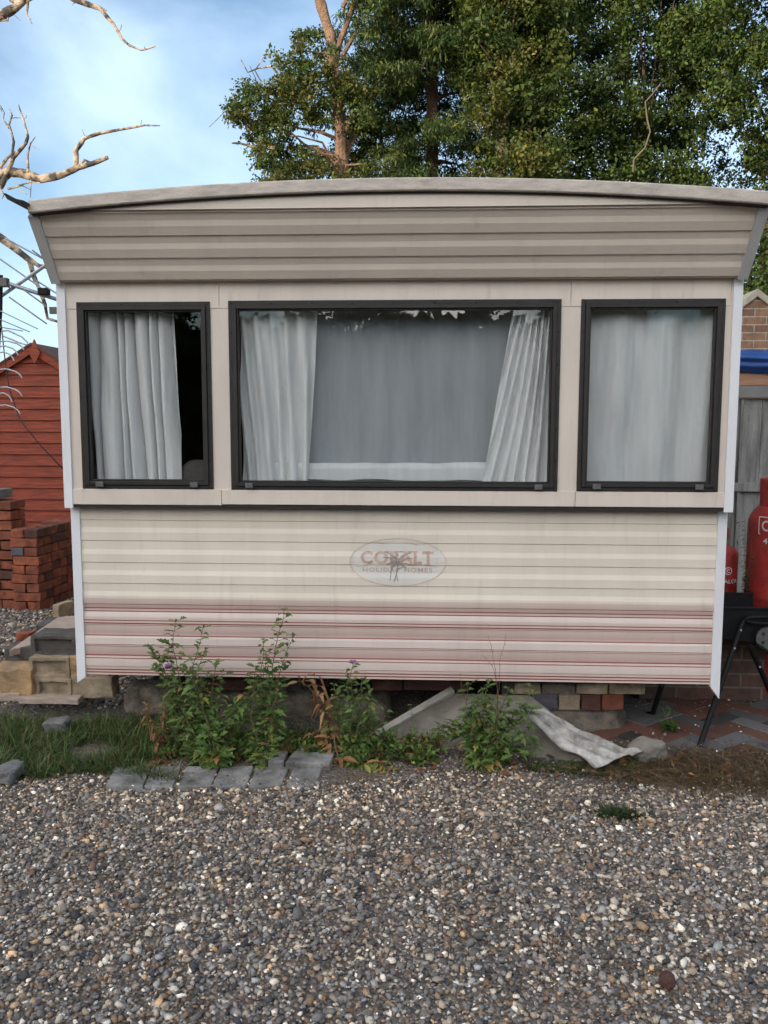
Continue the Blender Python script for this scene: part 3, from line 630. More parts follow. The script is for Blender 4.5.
q.add([(x0, y0, zb_+.035), (x1, y0, zb_-.07), (x1, y1, zb_-.07), (x0, y1, zb_+.035)], [(0, 1, 2, 3)])
q.box((x0-.01, y0-.012, zt-.004), (x1, y0+.008, zt+.006)); q.build('tray', 'black', st_, bevel=.002)
def leg(pts, r=.0135, name='leg', rivets=()):
    q = MB(); q.tube(pts, r, 12); o = q.build(name, 'black', st_, smooth=True)
    for p in rivets: blob(MB(), p, (.0065, .0065, .0065), 1, 0, 1).build('rivet', 'galv', o, smooth='all')
YF = .30
foot = G(697, 754, -.02)
la = P(741, 626, YF); lb = foot; lm = lambda k: la+(lb-la)*k
leg([P(750, 618, YF), P(745, 620, YF), la, lm(.5), lb], rivets=[lm(.03)+Vector((0, -.014, 0)), lm(.18)+Vector((0, -.014, 0)), lm(.56)+Vector((0, -.014, 0))])
ra, rb = P(750, 646, YF-.01), G(781, 716, -.0)
leg([ra, rb], rivets=[(ra*.72+rb*.28)+Vector((0, -.014, 0))])
leg([P(746, 619, YF-.02), P(752, 617, YF-.02), P(775, 617, YF-.03), P(800, 617, YF-.03)], .008, 'handle_bar')
leg([P(746, 621, YF-.02), P(755, 623, YF-.02), P(775, 624, YF-.03), P(800, 624, YF-.03)], .008, 'handle_bar')
leg([P(757, 645, YF-.02), P(790, 666, YF-.02)], .010, 'brace')
q = MB(); c = P(767, 638, YF); n = 28
q.tube([c+Vector((0, .004, 0)), c+Vector((0, -.008, 0))], .055, n); hp = q.build('hinge_plate', 'greyplate', st_)
for a in range(4):
    h = c+Vector((.03*math.cos(PI/4+a*PI/2), -.0095, .03*math.sin(PI/4+a*PI/2))); MB().tube([h, h+Vector((0, .0012, 0))], .009, 12).build('hole', 'dark', hp)

def wraptext(s, ctr, r, ang, z, h, wid, m, parent, name='lettering'):
    t = textmb(s, 0, 0, h, wid, off=.02); t.v = [(ctr.x+(r+.0015)*math.cos(ang+v[0]/r), ctr.y+(r+.0015)*math.sin(ang+v[0]/r), z+v[2]) for v in t.v]
    return t.build(name, m, parent, fix=False)
def bottle(loc, r, H, label, big):
    t = empty('gas_bottle', loc, label, 'gas bottle'); L_ = Vector(loc)
    n = 40; hs = H*(.915 if big else .80)
    prof = [(r*.92, 0), (r*.92, .04), (r*.96, .05), (r, .07)]
    prof += [(r*1.0, hs*.5), (r*1.006, hs*.505), (r*1.006, hs*.515), (r, hs*.52), (r, hs*.86)]
    prof += [(r*math.cos(a), hs*.86+hs*.14*math.sin(a)) for a in np.linspace(.15, 1.5, 9)]
    q = MB().lathe(prof, L_, n); q.build('body', 'red_gas', t, smooth=True)
    if big:
        q = MB().lathe([(r*.70, hs*.93), (r*.72, H-.01), (r*.71, H), (r*.67, H), (r*.66, hs*.93)], L_, 28); q.build('valve_guard', 'red_gas', t, smooth=True)
    else:
        q = MB().lathe([(r*.2, hs*.98), (r*.2, hs*1.06), (r*.42, hs*1.07), (r*.45, hs*1.15), (r*.40, H), (0.001, H)], L_, 20); q.build('valve', 'red_gas', t, smooth=True)
    return t, L_
# large bottle
bp_ = P(783, 560, .78); t, L_ = bottle((bp_.x, .78+.0, 0), .185, P(770, 479, .78).z, 'tall red gas bottle standing behind the black tray', True)
av = math.atan2(CC.y-L_.y, CC.x-L_.x)
zc = P(764, 527, .62).z
an = -PI/2-math.asin(.09/.185)
def wrapstrip(pts, ctr, r, ang, z, w, m, parent, name):
    q = MB(); strip(q, [(a, 0, b) for a, b in pts], w); q.v = [(ctr.x+(r+.0015)*math.cos(ang+v[0]/r), ctr.y+(r+.0015)*math.sin(ang+v[0]/r), z+v[2]) for v in q.v]; q.build(name, m, parent, fix=False)
an2 = av-.48
wrapstrip([(-.045, -.045), (-.045, .045), (.045, .045), (.045, -.045), (-.045, -.045)], L_, .185, an2, zc, .006, 'white_paint', t, 'emblem')
wrapstrip([(.024*math.cos(a), .024*math.sin(a)) for a in np.linspace(.7, 5.6, 14)], L_, .185, an2, zc, .009, 'white_paint', t, 'emblem')
wraptext('47kg', L_, .185, an2+.18, zc-.085, .040, .10, 'white_paint', t)
# small bottle
bp_ = P(720, 560, .95); t, L_ = bottle((bp_.x, .95, .42), .095, P(733, 527, .95).z-.42, 'short red gas bottle peeping out behind the caravan corner trim', False)
a0 = math.atan2(CC.y-L_.y, CC.x-L_.x); zc = P(735, 571, .86).z
wrapstrip([(.02*math.cos(a), .02*math.sin(a)) for a in np.linspace(0, 2*PI, 20)], L_, .095, a0+.50, zc, .005, 'white_paint', t, 'emblem')
wrapstrip([(.009*math.cos(a), .009*math.sin(a)) for a in np.linspace(.7, 5.6, 12)], L_, .095, a0+.50, zc, .005, 'white_paint', t, 'emblem')
wraptext('CALOR', L_, .095, a0+.62, P(733, 581.5, .86).z, .022, .115, 'white_paint', t)
# shelf box under small bottle (low brick wall)
def brickwall(name, x0, x1, y0, y1, z0, z1, m, label, cat):
    return MB().box((x0, y0, z0), (x1, y1, z1)).build(name, m, label=label, cat=cat, bevel=.006)
yw = G(745, 690).y
brickwall('low_brick_wall', 1.30, 4.2, .64, .74, 0, .36, 'wallB', 'low dark old brick wall behind the black folding stand', 'wall')
MB().box((1.25, .86, .0), (1.75, 1.1, .419)).build('concrete_block', 'blockdark', bevel=.01, label='dark block carrying the short red gas bottle', cat='block')

# outbuilding, tarp, fence on the right
YO = 4.6; ap = P(757, 291, YO); ob = empty('brick_outbuilding', (ap.x, YO, 0), 'small brown brick outbuilding with a stone capped gable', 'outbuilding')
hw = 1.5; sl = .80
zb0 = ap.z-hw*sl
q = MB().prism([Vector((ap.x-hw, 0, 0)), Vector((ap.x+hw, 0, 0)), Vector((ap.x+hw, 0, zb0)), Vector((ap.x, 0, ap.z-.045)), Vector((ap.x-hw, 0, zb0))], (0, YO, 0), (0, YO+3, 0)); q.build('wall', 'wallA', ob)
q = MB()
for s in (-1, 1):
    q.prism([Vector((ap.x, 0, ap.z+.02)), Vector((ap.x, 0, ap.z-.055)), Vector((ap.x+s*hw*1.05, 0, zb0-.06)), Vector((ap.x+s*hw*1.05, 0, zb0+.02))], (0, YO-.03, 0), (0, YO+.25, 0))
q.build('coping', 'coping', ob, bevel=.006)
YG = 2.1
lt = P(750, 372, YG).z; lb = P(750, 386, YG).z; fb = P(750, 398, YG).z
q = MB().box((1.7, YG, lb+.002), (4.6, YG+.10, lt)); q.build('lintel', 'lintel', ob, bevel=.004)
q = MB().box((1.7, YG-.02, fb), (4.6, YG+.10, lb)); q.build('fascia', 'fascia', ob, bevel=.004)
fe = empty('plank_fence', (2.5, YG, 0), 'grey weathered board fence behind the gas bottles', 'fence')
q = MB(); x = 1.6; k = 0
while x < 4.6:
    w_ = random.uniform(.13, .17); q.box((x, YG+.02+random.uniform(0, .012), .02), (x+w_-.006, YG+.045, fb-.004)); x += w_
q.build('boards', 'greywood', fe, bevel=.002)
rz_ = P(745, 487, YG).z; MB().box((1.6, YG-.03, rz_-.03), (4.6, YG+.018, rz_+.03)).build('rail', 'greywood', fe, bevel=.003)
x = P(741, 450, YG-.01).x; MB().box((x-.012, YG-.012, .02), (x+.006, YG+.016, fb-.01)).build('post', 'greywood', fe)
# tarp
q = MB(); pts = []; nx_, nz_ = 70, 14; zt_ = P(750, 350, YG).z; zb_ = P(750, 373, YG).z
for j in range(nz_):
    for i in range(nx_):
        u = i/(nx_-1); v = j/(nz_-1); x = 1.72+2.8*u
        pts.append((x, YG-.02-.05*math.sin(v*PI)+.018*vn((x*6, v*3, 0), 1, 4)+.012*vn((x*17, v*9+x*5, 0), 1, 5)+.012*math.sin(v*16+3*vn((x*2, 0, 0), 1, 1)), zb_+(zt_-zb_)*v+.01*vn((x*5, v, 0), 1, 6)))
for i in range(nx_): x = 1.72+2.8*i/(nx_-1); pts.append((x, YG+.5, zt_+.03+.01*vn((x*4, 0, 0), 1, 3)))
q.grid(pts, nx_, nz_+1); o = q.build('tarpaulin', 'tarp', smooth='all', fix=False, label='crumpled blue tarpaulin over the timber below the brick gable', cat='tarpaulin')
md = o.modifiers.new('s', 'SOLIDIFY'); md.thickness = .003

# paving at the right
PM = attrmat('paving_brick', .9, 0, .5, .3); pv = MB()
org = Vector((1.55, -.05, 0)); ang = math.radians(38); ca, sa = math.cos(ang), math.sin(ang)
bw, bl = .098, .198
for i in range(-14, 15):
    for j in range(-10, 11):
        for kk in (0, 1):
            # herringbone
            if kk == 0: ux, uy, lx, ly = i*.1+j*.2, i*.1-j*.2+0, bl, bw
            else: ux, uy, lx, ly = i*.1+j*.2, i*.1-j*.2+.1, bw, bl
            cx_, cy_ = ux+lx/2, uy+ly/2; X_ = org.x+cx_*ca-cy_*sa; Y_ = org.y+cx_*sa+cy_*ca
            if not (1.02 < X_ < 2.9 and -.14+.05*math.sin(X_*7) < Y_ < .62): continue
            r_ = random.random(); colr = (.15, .07, .05) if r_ < .5 else ((.115, .11, .11) if r_ < .9 else (.05, .045, .04))
            k_ = random.uniform(.75, 1.2); z_ = random.uniform(-.003, .003)+.012; R_ = Matrix.Rotation(ang, 3, 'Z') @ Matrix.Rotation(random.uniform(-.02, .02), 3, 'X')
            pv.box((-lx/2, -ly/2, -.05), (lx/2, ly/2, 0), R_, (X_, Y_, z_), tuple(c*k_ for c in colr))
pv.build('brick_paving', PM, kind='structure', bevel=.003)
X, Y = scatter(900, 1.1, 2.8, -.15, .6, lambda X, Y: RNG.uniform(0, 1, len(X)) < np.where(Y > .42, 1., .35))
o = pebbles('gravel', X, Y, .007, 1, 'small stones and grit scattered on the brick paving', bright=1.3, lift=1.6); o.location.z = .014

# ------------------------------------------------------------------ bricks and blocks
def rough_brick(l, w, h, seed, amp=.003, cuts=3, frog=False, holes=False):
    bm = bmesh.new(); bmesh.ops.create_cube(bm, size=1)
    for v in bm.verts: v.co = Vector((v.co.x*l, v.co.y*w, v.co.z*h))
    if frog:
        f = [f for f in bm.faces if f.normal.y < -.9]
        bmesh.ops.inset_individual(bm, faces=f, thickness=min(l, h)*.26)
        r = bmesh.ops.inset_individual(bm, faces=f, thickness=.006, depth=-.032)
    bmesh.ops.bevel(bm, geom=[e for e in bm.edges], offset=.003, segments=1, affect='EDGES', profile=.5)
    bmesh.ops.subdivide_edges(bm, edges=[e for e in bm.edges if e.calc_length() > .03], cuts=cuts, use_grid_fill=True)
    for v in bm.verts:
        p = v.co; d = Vector((vn(p, 18, seed), vn(p, 18, seed+1), vn(p, 18, seed+2))); v.co = p+d*amp*2
    bmesh.ops.recalc_face_normals(bm, faces=bm.faces)
    me = bpy.data.meshes.new('brick'); bm.to_mesh(me); bm.free(); return me
BR = {}
def brickobj(name, key, m, loc, rot, label, cat='brick', group=None, seed=None, frog=False, size=(.215, .1025, .065), amp=.003):
    var = random.randint(0, 3) if seed is None else seed
    k = (key, m, var)
    if k not in BR: me = rough_brick(*size, var+len(BR)*3, amp=amp, frog=frog); me.materials.append(M[m]); BR[k] = me
    o = bpy.data.objects.new(name, BR[k]); COL.objects.link(o); o.location = loc; o.rotation_euler = rot if hasattr(rot, '__len__') else (0, 0, rot)
    return meta(o, label, cat, group)
ORD = ['top', 'second', 'third', 'fourth', 'fifth', 'sixth', 'seventh', 'eighth', 'ninth', 'tenth', 'eleventh', 'twelfth', 'thirteenth']
def stack(org, ang, courses, cells, where, grp, hb=.0675, ztop=None, skip=()):
    R = Matrix.Rotation(ang, 3, 'Z'); random.seed(len(where)*3+courses)
    for c_ in range(courses):
        z = c_*hb+.033; tone = None
        for ci, cy in enumerate(range(cells)):
            if (c_, ci) in skip: continue
            alt = (c_+ci) % 2
            for k in (0, 1):
                if alt: off = Vector((0, .056 if k else -.056, 0)); a = 0
                else: off = Vector((.056 if k else -.056, 0, 0)); a = PI/2
                loc = Vector(org)+R@(Vector((random.uniform(-.006, .006), cy*.232+random.uniform(-.004, .004), 0))+off)+Vector((0, 0, z))
                top = courses-1-c_
                m = random.choices(['brickred', 'brickdark', 'brickorange'], [7, 2, 3.5])[0]
                if where.startswith('short') and top == 2 and ci == 0 and k == 0: m = 'brickblue'
                col = {'brickred': 'red', 'brickdark': 'dark', 'brickorange': 'orange', 'brickblue': 'blue grey'}[m]
                row = ['front', 'second', 'third', 'fourth'][ci]
                side = ('inner' if k else 'outer') if not alt else ('rear' if k else 'fore')
                nm = ORD[top]+' course' + (' down' if top else '')
                o = brickobj('brick', 's', m, loc, ang+a+random.uniform(-.03, .03), f'{side} {col} brick in {row} row, {nm}, {where}', group=grp)
# short stack
fl_, fr_ = G(18, 609), G(40, 611); bk = G(71, 598)
dirn = Vector((bk.x-fr_.x, bk.y-fr_.y, 0)).normalized(); angs = math.atan2(dirn.y, dirn.x)-PI/2
o_ = Vector((fr_.x, fr_.y, 0))+Matrix.Rotation(angs, 3, 'Z')@Vector((-.112, .112, 0))
hcs = (P(40, 529, fr_.y).z)/9
stack((o_.x, o_.y, 0), angs, 9, 3, 'short stack', 'bricks of the short stack', hb=hcs)
# tall stack behind
fr2 = G(9, 612); o2 = Vector((fr2.x, fr2.y+.1, 0))+Matrix.Rotation(angs, 3, 'Z')@Vector((-.112, .112, 0))
hct = P(10, 500, fr2.y+.1).z/11
stack((o2.x, o2.y, 0), angs, 11, 1, 'tall stack', 'bricks of the tall stack', hb=hct, skip=())
print('HB', hcs, hct, [tuple(round(a, 2) for a in v) for v in (fr_, fr2)])
p = Vector((o2.x-.10, o2.y-.0, hct*11+.04)); brickobj('concrete_block', 'gb', 'greystone', p, angs, 'pale grey block lying on top of the tall brick stack', 'block', size=(.22, .2, .07), frog=True)

YL = .22
def bl(px0, px1, py0, py1, Y, m, label, dep=.1, frog=False, yaw=0., name='concrete_block', amp=.004, tilt=0):
    a = P(px0, py1, Y); b = P(px1, py0, Y); l = abs(b.x-a.x); h = abs(b.z-a.z)
    if a.z < 0: a.z = 0.
    c = ((a.x+b.x)/2, Y+dep/2, (a.z+b.z)/2)
    me = rough_brick(l, dep, h, len(BR)*5+int(px0), amp=amp, frog=frog); me.materials.append(M[m]); BR[(label,)] = me
    o = bpy.data.objects.new(name, me); COL.objects.link(o); o.location = c; o.rotation_euler = (0, tilt, yaw); return meta(o, label, 'block')
bl(30, 69, 658, 678, YL, 'block', 'upper of the two buff blocks with a frogged face beside the caravan trim', frog=True)
bl(35, 71, 679, 698, YL-.01, 'block', 'lower of the two buff blocks with a frogged face beside the caravan trim', frog=True)
bl(69.5, 77, 658, 678, YL+.01, 'blockgold', 'narrow ochre block end wedged behind the white corner trim')
bl(72, 112, 678, 698, YL-.0, 'block', 'plain buff block under the caravan corner', amp=.004)
bl(73, 109, 671, 677.5, YL+.03, 'block', 'thin buff slab on top of the plain buff block')
bl(-12, 31, 670, 694, YL-.03, 'blockgold', 'ochre block at the end of the row', amp=.006, dep=.16)
bl(31, 76, 636, 657, YL+.06, 'blockdark', 'dark grey frogged block on top of the buff blocks', frog=True, dep=.16)
bl(5, 31, 648, 667, YL+.14, 'blockdark', 'smaller dark block with a pale chip next to the frogged ones', dep=.14)
bl(-14, 20, 694, 701, YL-.04, 'plank', 'broken thin slab lying under the ochre block', name='slab', dep=.2)
bl(18, 78, 698.5, 704, YL-.06, 'plank', 'long thin slab under the buff blocks', name='slab', dep=.22)
bl(55, 62.5, 605, 618, 1.9, 'block', 'small pale block standing alone on the gravel behind the plank', dep=.16, yaw=-.3)
# weathered plank running back
q = MB(); A = P(9, 648, YL+.14); z_ = A.z+.004; c1 = G(40, 640, z_); 
pl = [G(9, 650, z_), G(47, 641, z_), G(79, 628, z_), G(79, 615, z_), G(58, 617, z_)]
q.prism(pl, (0, 0, 0), (0, 0, -.035)); q.build('plank', 'plank', bevel=.003, label='pale weathered plank running back towards the shed over the dark blocks', cat='plank')
q = MB(); pl = [G(47, 641.5, z_+.001), G(76, 641.5, z_+.001), G(79, 629, z_+.001), G(49, 633, z_+.001)]
q.prism([v+Vector((0, 0, .03)) for v in pl], (0, 0, 0), (0, 0, -.025)); q.build('board', 'plank', bevel=.003, label='short pale board lying across the plank beside the corner trim', cat='board')
# props under the plank so that it does not float
q = MB().box((G(30, 630, z_).x-.1, 1.0, 0), (G(60, 630, z_).x, 1.2, z_-.037)); q.build('concrete_block', 'blockdark', label='dark block holding up the far end of the weathered plank', cat='block', bevel=.008)
bl(16, 29, 634, 641, 1.1, 'brickred', 'red brick end lying on gravel beside the weathered plank', name='brick', dep=.12)

# under the caravan
def rock(px0, px1, py0, py1, Y, m, label, dep=.2, amp=.22, seed=1, name='rock', cat='rock', sub=4, boxy=False):
    a = P(px0, py1, Y); b = P(px1, py0, Y); c = (a+b)/2; c.y += dep/2; q = MB(); V, Fc = ico(sub); vs = []
    for v in V:
        v = Vector(v)
        if boxy: v = Vector([math.copysign(abs(t)**.45, t) for t in v])*.85
        k = 1+amp*vn(v, 1.2, seed)+amp*.35*vn(v, 4.2, seed)+amp*.15*vn(v, 11, seed)
        vs.append(Vector((c.x+v.x*abs(b.x-a.x)/2*k, c.y+v.y*dep/2*k, c.z+v.z*abs(b.z-a.z)/2*k)))
    q.add(vs, [tuple(f) for f in Fc]); return q.build(name, m, smooth=True, label=label, cat=cat)
rock(117, 172, 686, 724, .12, 'stone', 'large rounded concrete lump under the caravan beside the buff blocks', seed=3, boxy=True, amp=.15, name='concrete_lump')
rock(118, 186, 722, 738, .10, 'stone', 'flat concrete slab under the rounded lump', seed=5, boxy=True, amp=.12, name='concrete_lump')
rock(180, 330, 690, 742, .25, 'stone', 'dark earthy foundation lump behind the tall weeds', seed=8, boxy=True, amp=.12, name='foundation_lump', dep=.35)
rock(320, 395, 700, 745, .2, 'stone', 'brown earthy foundation lump behind the flowering weed', seed=9, boxy=True, amp=.12, name='foundation_lump', dep=.35)
rock(500, 640, 708, 752, .12, 'stone', 'wide earthy concrete footing under the row of bricks', seed=11, boxy=True, amp=.10, name='foundation_lump', dep=.4)
def lay(px0, px1, py0, py1, Y, m, label): return bl(px0, px1, py0, py1, Y, m, label, name='brick', dep=.1, amp=.003)
cols = [('brickdark', 'dark', 505, 531), ('brickblue', 'blue grey', 532, 558), ('block', 'brown', 559, 580), ('brickdark', 'dark brown', 581, 601), ('brickorange', 'bright red', 602, 624)]
for m, n_, a, b in cols: lay(a, b, 695 if a > 525 else 694, 710, .14, m, f'{n_} brick end in the lower row on the footing under the caravan')
for i, (m, a, b, n_) in enumerate([('block', 512, 541, 'brown flat brick above the blue grey brick end'), ('stone', 542, 575, 'dull brown flat brick above the brown brick end'), ('block', 576, 608, 'flat brick above the dark brown brick end'), ('block', 609, 645, 'pale flat brick above the bright red brick end')]):
    lay(a, b, 684, 694, .13, m, n_)
for i, (m, a, b, n_) in enumerate([('blockdark', 150, 180, 'dull brown block tucked under the panel beside the tallest weed'), ('brickdark', 205, 255, 'dark brick under the panel behind the tallest weed'), ('blockdark', 256, 300, 'dark block under the panel behind the dried leaves'), ('brickdark', 372, 402, 'dark hollow brick under the panel beside the flowering weed'), ('brickdark', 404, 470, 'dark brick behind the tilted slab')]):
    lay(a, b, 680, 690, .2, m, n_)
# tilted slab
def slab(q, poly, Y0, Y1, th, zf=None):
    pass
pl = [G(372, 742), P(455, 693, .16), P(530, 697, .12), P(556, 716, .0), G(590, 762)]
q = MB(); base = [G(372, 741), G(590, 762)]
fc = [Vector(p) for p in pl]; nrm2 = (fc[1]-fc[0]).cross(fc[4]-fc[0]).normalized()
if nrm2.y < 0: nrm2 = -nrm2
for i in range(len(fc)):
    fc[i] = fc[i]-nrm2*((fc[i]-fc[0]).dot(nrm2))
q.prism(fc, (0, 0, 0), nrm2*.045); q.build('concrete_slab', 'concrete', bevel=.004, label='grey concrete slab leaning under the caravan behind the bushy weed', cat='slab')
q = MB(); e0, e1 = fc[0], fc[1]; dn = (e1-e0).normalized(); side = dn.cross(nrm2).normalized()
if side.z < 0: side = -side
q.prism([e0-nrm2*.02, e1-nrm2*.02, e1-nrm2*.02+side*.035, e0-nrm2*.02+side*.035], (0, 0, 0), nrm2*.06); q.build('kerb_edging', 'concrete_pale', bevel=.004, label='pale strip of edging leaning along the sloping side of the slab', cat='edging')
# ridged plastic strip
q = MB(); A0, A1 = P(519, 709, -.10), P(541, 708, -.08); B0, B1 = G(596, 766, .02), G(640, 752, .05)
n1, n2 = 40, 28; pts = []
for j in range(n1):
    v = j/(n1-1); l = A0.lerp(B0, v); r = A1.lerp(B1, v)
    for i in range(n2):
        u = i/(n2-1); p = l.lerp(r, u); rid = .030*(abs(math.sin(u*PI*2.5))**.7)*(.6+.4*v)
        p = p+Vector((.35, -.75, .5))*rid+Vector((0, 0, -.03*math.sin(v*PI)+.015*vn((u*2, v*4, 0), 1, 3)+.010*vn((u*5, v*8, 0), 1, 4)*(v**3)*2+.004*vn((u*14, v*20, 0), 1, 4))); pts.append(p)
q.grid(pts, n2, n1); o = q.build('ridged_sheet', 'plastic', smooth='all', fix=False, label='pale ridged plastic sheet sagging from the slab down to the gravel', cat='sheet')
md = o.modifiers.new('s', 'SOLIDIFY'); md.thickness = .0025
rock(632, 672, 743, 768, G(650, 766).y, 'concrete', 'pale broken stone in the dry grass beside the ridged sheet', dep=.12, seed=14, amp=.3)
rock(40, 66, 722, 738, G(53, 737).y, 'greystone', 'grey stone in the grass below the ochre block', dep=.12, seed=15, amp=.3, boxy=True)
rock(-12, 12, 773, 788, G(2, 787).y, 'greystone', 'grey stone at the gravel edge, half out of the picture', dep=.16, seed=17, amp=.3, boxy=True)
rock(281, 316, 806, 820, -.72, 'stone', 'flat brown stone sunk in the gravel in front of the grey pavers', dep=.06, seed=18, amp=.2)
rock(661, 679, 978, 993, G(670, 990).y, 'brickdark', 'dark reddish stone larger than the pebbles around it', dep=.045, seed=19, amp=.2, sub=3)
# pavers
pvx = [(104, 146), (142, 176), (176, 214), (210, 249), (246, 284), (283, 318)]
nm_ = ['grey paver half covered by the grass, first of the row', 'grey paver with grass blades over it, second of the row', 'grey paver at the foot of the tallest weed', 'long grey paver, fourth from the grass in the row', 'grey paver under the trailing yellow stem', 'grey paver at the open end of the row']
def paver(poly, h, label):
    q = MB(); q.prism([Vector((p.x, p.y, 0)) for p in poly], (0, 0, -.03), (0, 0, h)); o = q.build('paver', 'paver', bevel=.005, label=label, cat='paver', group='grey pavers edging the gravel'); return o
for i, (a, b) in enumerate(pvx):
    h = random.uniform(.012, .020); d = random.uniform(-2, 2)
    paver([G(a+2, 786+d*.6, h), G(b-3, 786-d*.5, h), G(b+5, 766+d*.5, h), G(a+11, 766-d*.3, h)], h, nm_[i])
paver([G(285, 762, .04), G(330, 763, .04), G(338, 744, .04), G(300, 743, .04)], .04, 'grey paver in the back row with brown leaves on it')
paver([G(268, 762, .045), G(284, 761, .045), G(292, 739, .045), G(274, 741, .045)], .045, 'narrow grey paver in the back row beside the trailing stem')

# ------------------------------------------------------------------ shed
YS = 4.3; ap = P(34, 350, YS); sh = empty('garden_shed', (ap.x, YS, 0), 'red stained timber shed with a pointed gable behind the brick stacks', 'shed')
sl = .60; hw = 1.15; ze = ap.z-hw*sl
mpx = (P(34, 400, YS).z-P(34, 411.4, YS).z)
q = MB(); z = .05; 
while z < ap.z:
    zt = min(z+mpx-.004, ap.z-.01)
    xr = hw if zt < ze else (ap.z-zt)/sl; xr0 = hw if z < ze else (ap.z-z)/sl
    q.add([(ap.x-xr0, YS-.022, z), (ap.x+xr0, YS-.022, z), (ap.x+xr, YS-.006, zt), (ap.x-xr, YS-.006, zt), (ap.x-xr0, YS+.0, z), (ap.x+xr0, YS, z)], [(0, 1, 2, 3), (4, 5, 1, 0)])
    z += mpx
q.build('front_boards', 'shed', sh, fix=False)
q = MB().prism([Vector((ap.x-hw, 0, .02)), Vector((ap.x+hw, 0, .02)), Vector((ap.x+hw, 0, ze)), Vector((ap.x, 0, ap.z)), Vector((ap.x-hw, 0, ze))], (0, YS+.001, 0), (0, YS+2.4, 0)); q.build('walls', 'shed', sh)
for s in (-1, 1):
    q = MB(); q.prism([Vector((ap.x, 0, ap.z+.06)), Vector((ap.x, 0, ap.z-.035)), Vector((ap.x+s*hw*1.08, 0, ap.z-hw*1.08*sl-.035)), Vector((ap.x+s*hw*1.08, 0, ap.z-hw*1.08*sl+.06))], (0, YS-.06, 0), (0, YS-.035, 0)); q.build('bargeboard', 'shed', sh)
    q = MB(); q.prism([Vector((ap.x, 0, ap.z+.065)), Vector((ap.x, 0, ap.z+.045)), Vector((ap.x+s*hw*1.1, 0, ap.z-hw*1.1*sl+.045)), Vector((ap.x+s*hw*1.1, 0, ap.z-hw*1.1*sl+.065))], (0, YS-.07, 0), (0, YS+2.45, 0)); q.build('roof', 'shedroof', sh)
c = P(34, 353, YS-.09); q = MB().prism([Vector((c.x, 0, c.z+.13)), Vector((c.x+.055, 0, c.z)), Vector((c.x, 0, c.z-.1)), Vector((c.x-.055, 0, c.z))], (0, YS-.085, 0), (0, YS-.0615, 0)); q.build('finial', 'shed', sh)

# ------------------------------------------------------------------ aerial
YA = .75
def A(px, py, dy=0.): return P(px, py, YA+dy)
an_ = empty('tv_aerial', A(2, 350).to_tuple(), 'grey metal television aerial with many thin rods and curled elements', 'aerial')
def el(pts, r, name='rod', m='galv', par=None): return MB().tube(pts, r, 8).build(name, m, par or an_, smooth=True)
el([A(-60, 262), A(0, 281), A(62, 301, .1)], .011, 'boom'); el([A(-10, 304, .05), A(46, 265, .02), A(52, 261, .0)], .010, 'crossbar')
el([A(1.0, 275, .03), A(.5, 310, .04), A(-2, 350, .06), A(-14, 420, .1), A(-30, 640, .2)], .011, 'mast', 'black'); 
for a, b, c_, d in [(-10, 252, 47, 292), (5, 238, 60, 268), (9, 297, 47, 324), (24, 290, 46, 306), (32, 250, 62, 272), (-6, 308, 38, 329), (-6, 317, 30, 332), (-6, 326, 23, 331), (34, 279, 62, 297), (-20, 262, 12, 290)]:
    el([A(a, b), A(c_, d, .05)], .0042 if b < 303 else .0028)
el([A(2+0, 331), A(8, 330.5), A(22, 337), A(28, 343), A(27, 345), A(20, 343), A(3, 336)], .0042, 'dipole')
for (y_, w_, x2) in [(346, 24, 24), (357, 14, 14), (374, 22, 22), (398, 14, 12), (392, 20, 22), (410, 18, 20), (351, 18, 18)]:
    el([A(-6, y_-4), A(x2*.3, y_-5), A(x2*.7, y_-2.5), A(x2*.9, y_+.5), A(x2, y_+4)], .0042, 'curled_element')
MB().box(tuple(A(0, 287)-Vector((.0, .02, .0))), tuple(A(8, 278)+Vector((.0, .02, .0)))).build('clamp', 'greyplate', an_, bevel=.004)
MB().box(tuple(A(39, 295, .04)-Vector((0, .02, .0))), tuple(A(49, 290, .04)+Vector((.0, .02, .01)))).build('clamp', 'black', an_, bevel=.004)
MB().box(tuple(A(50, 314, .04)-Vector((0, .01, .0))), tuple(A(60, 307, .04)+Vector((.0, .01, .0)))).build('bracket', 'greyplate', an_, bevel=.002)
MB().tube([A(1, 322), A(5, 360), A(9, 388), A(20, 420), (A(40, 445)), A(64, 470, .1)], .0035, 6).build('cable', 'cable', smooth=True, label='black cable hanging slack from the aerial to the caravan side', cat='cable')

# ------------------------------------------------------------------ dead tree
YD = 5.6
dt = empty('dead_tree', (P(-190, 500, YD).x, YD, 0), 'bare dead tree with bleached twisted branches at the picture edge above the shed', 'tree')
def D(px, py, dy=0.): return P(px, py, YD+dy)
def limb(pts, r0, r1, name='branch', n=9, wob=.014, m='deadwood', par=dt):
    pts = [Vector(p) for p in pts]; out = []
    for i in range(len(pts)-1):
        for k in range(3): out.append(pts[i].lerp(pts[i+1], k/3))
    out.append(pts[-1]); N = len(out)
    out = [p+Vector((vn(p, 3, 1), vn(p, 3, 2), vn(p, 3, 3)))*wob*(0 if i in (0,) else 1) for i, p in enumerate(out)]
    rad = [(r0+(r1-r0)*(i/(N-1)))*(1+.18*vn(out[i], 9, 5)+.22*vn(out[i], 23, 6)) for i in range(N)]
    return MB().tube(out, rad, n).build(name, m, par, smooth=True)
limb([(dt.location.x, YD, -.1), (dt.location.x+.03, YD, 1.5), (dt.location.x-.02, YD, 3.2), D(-175, 100), D(-170, -80), D(-150, -260)], .22, .10, 'trunk', 14)
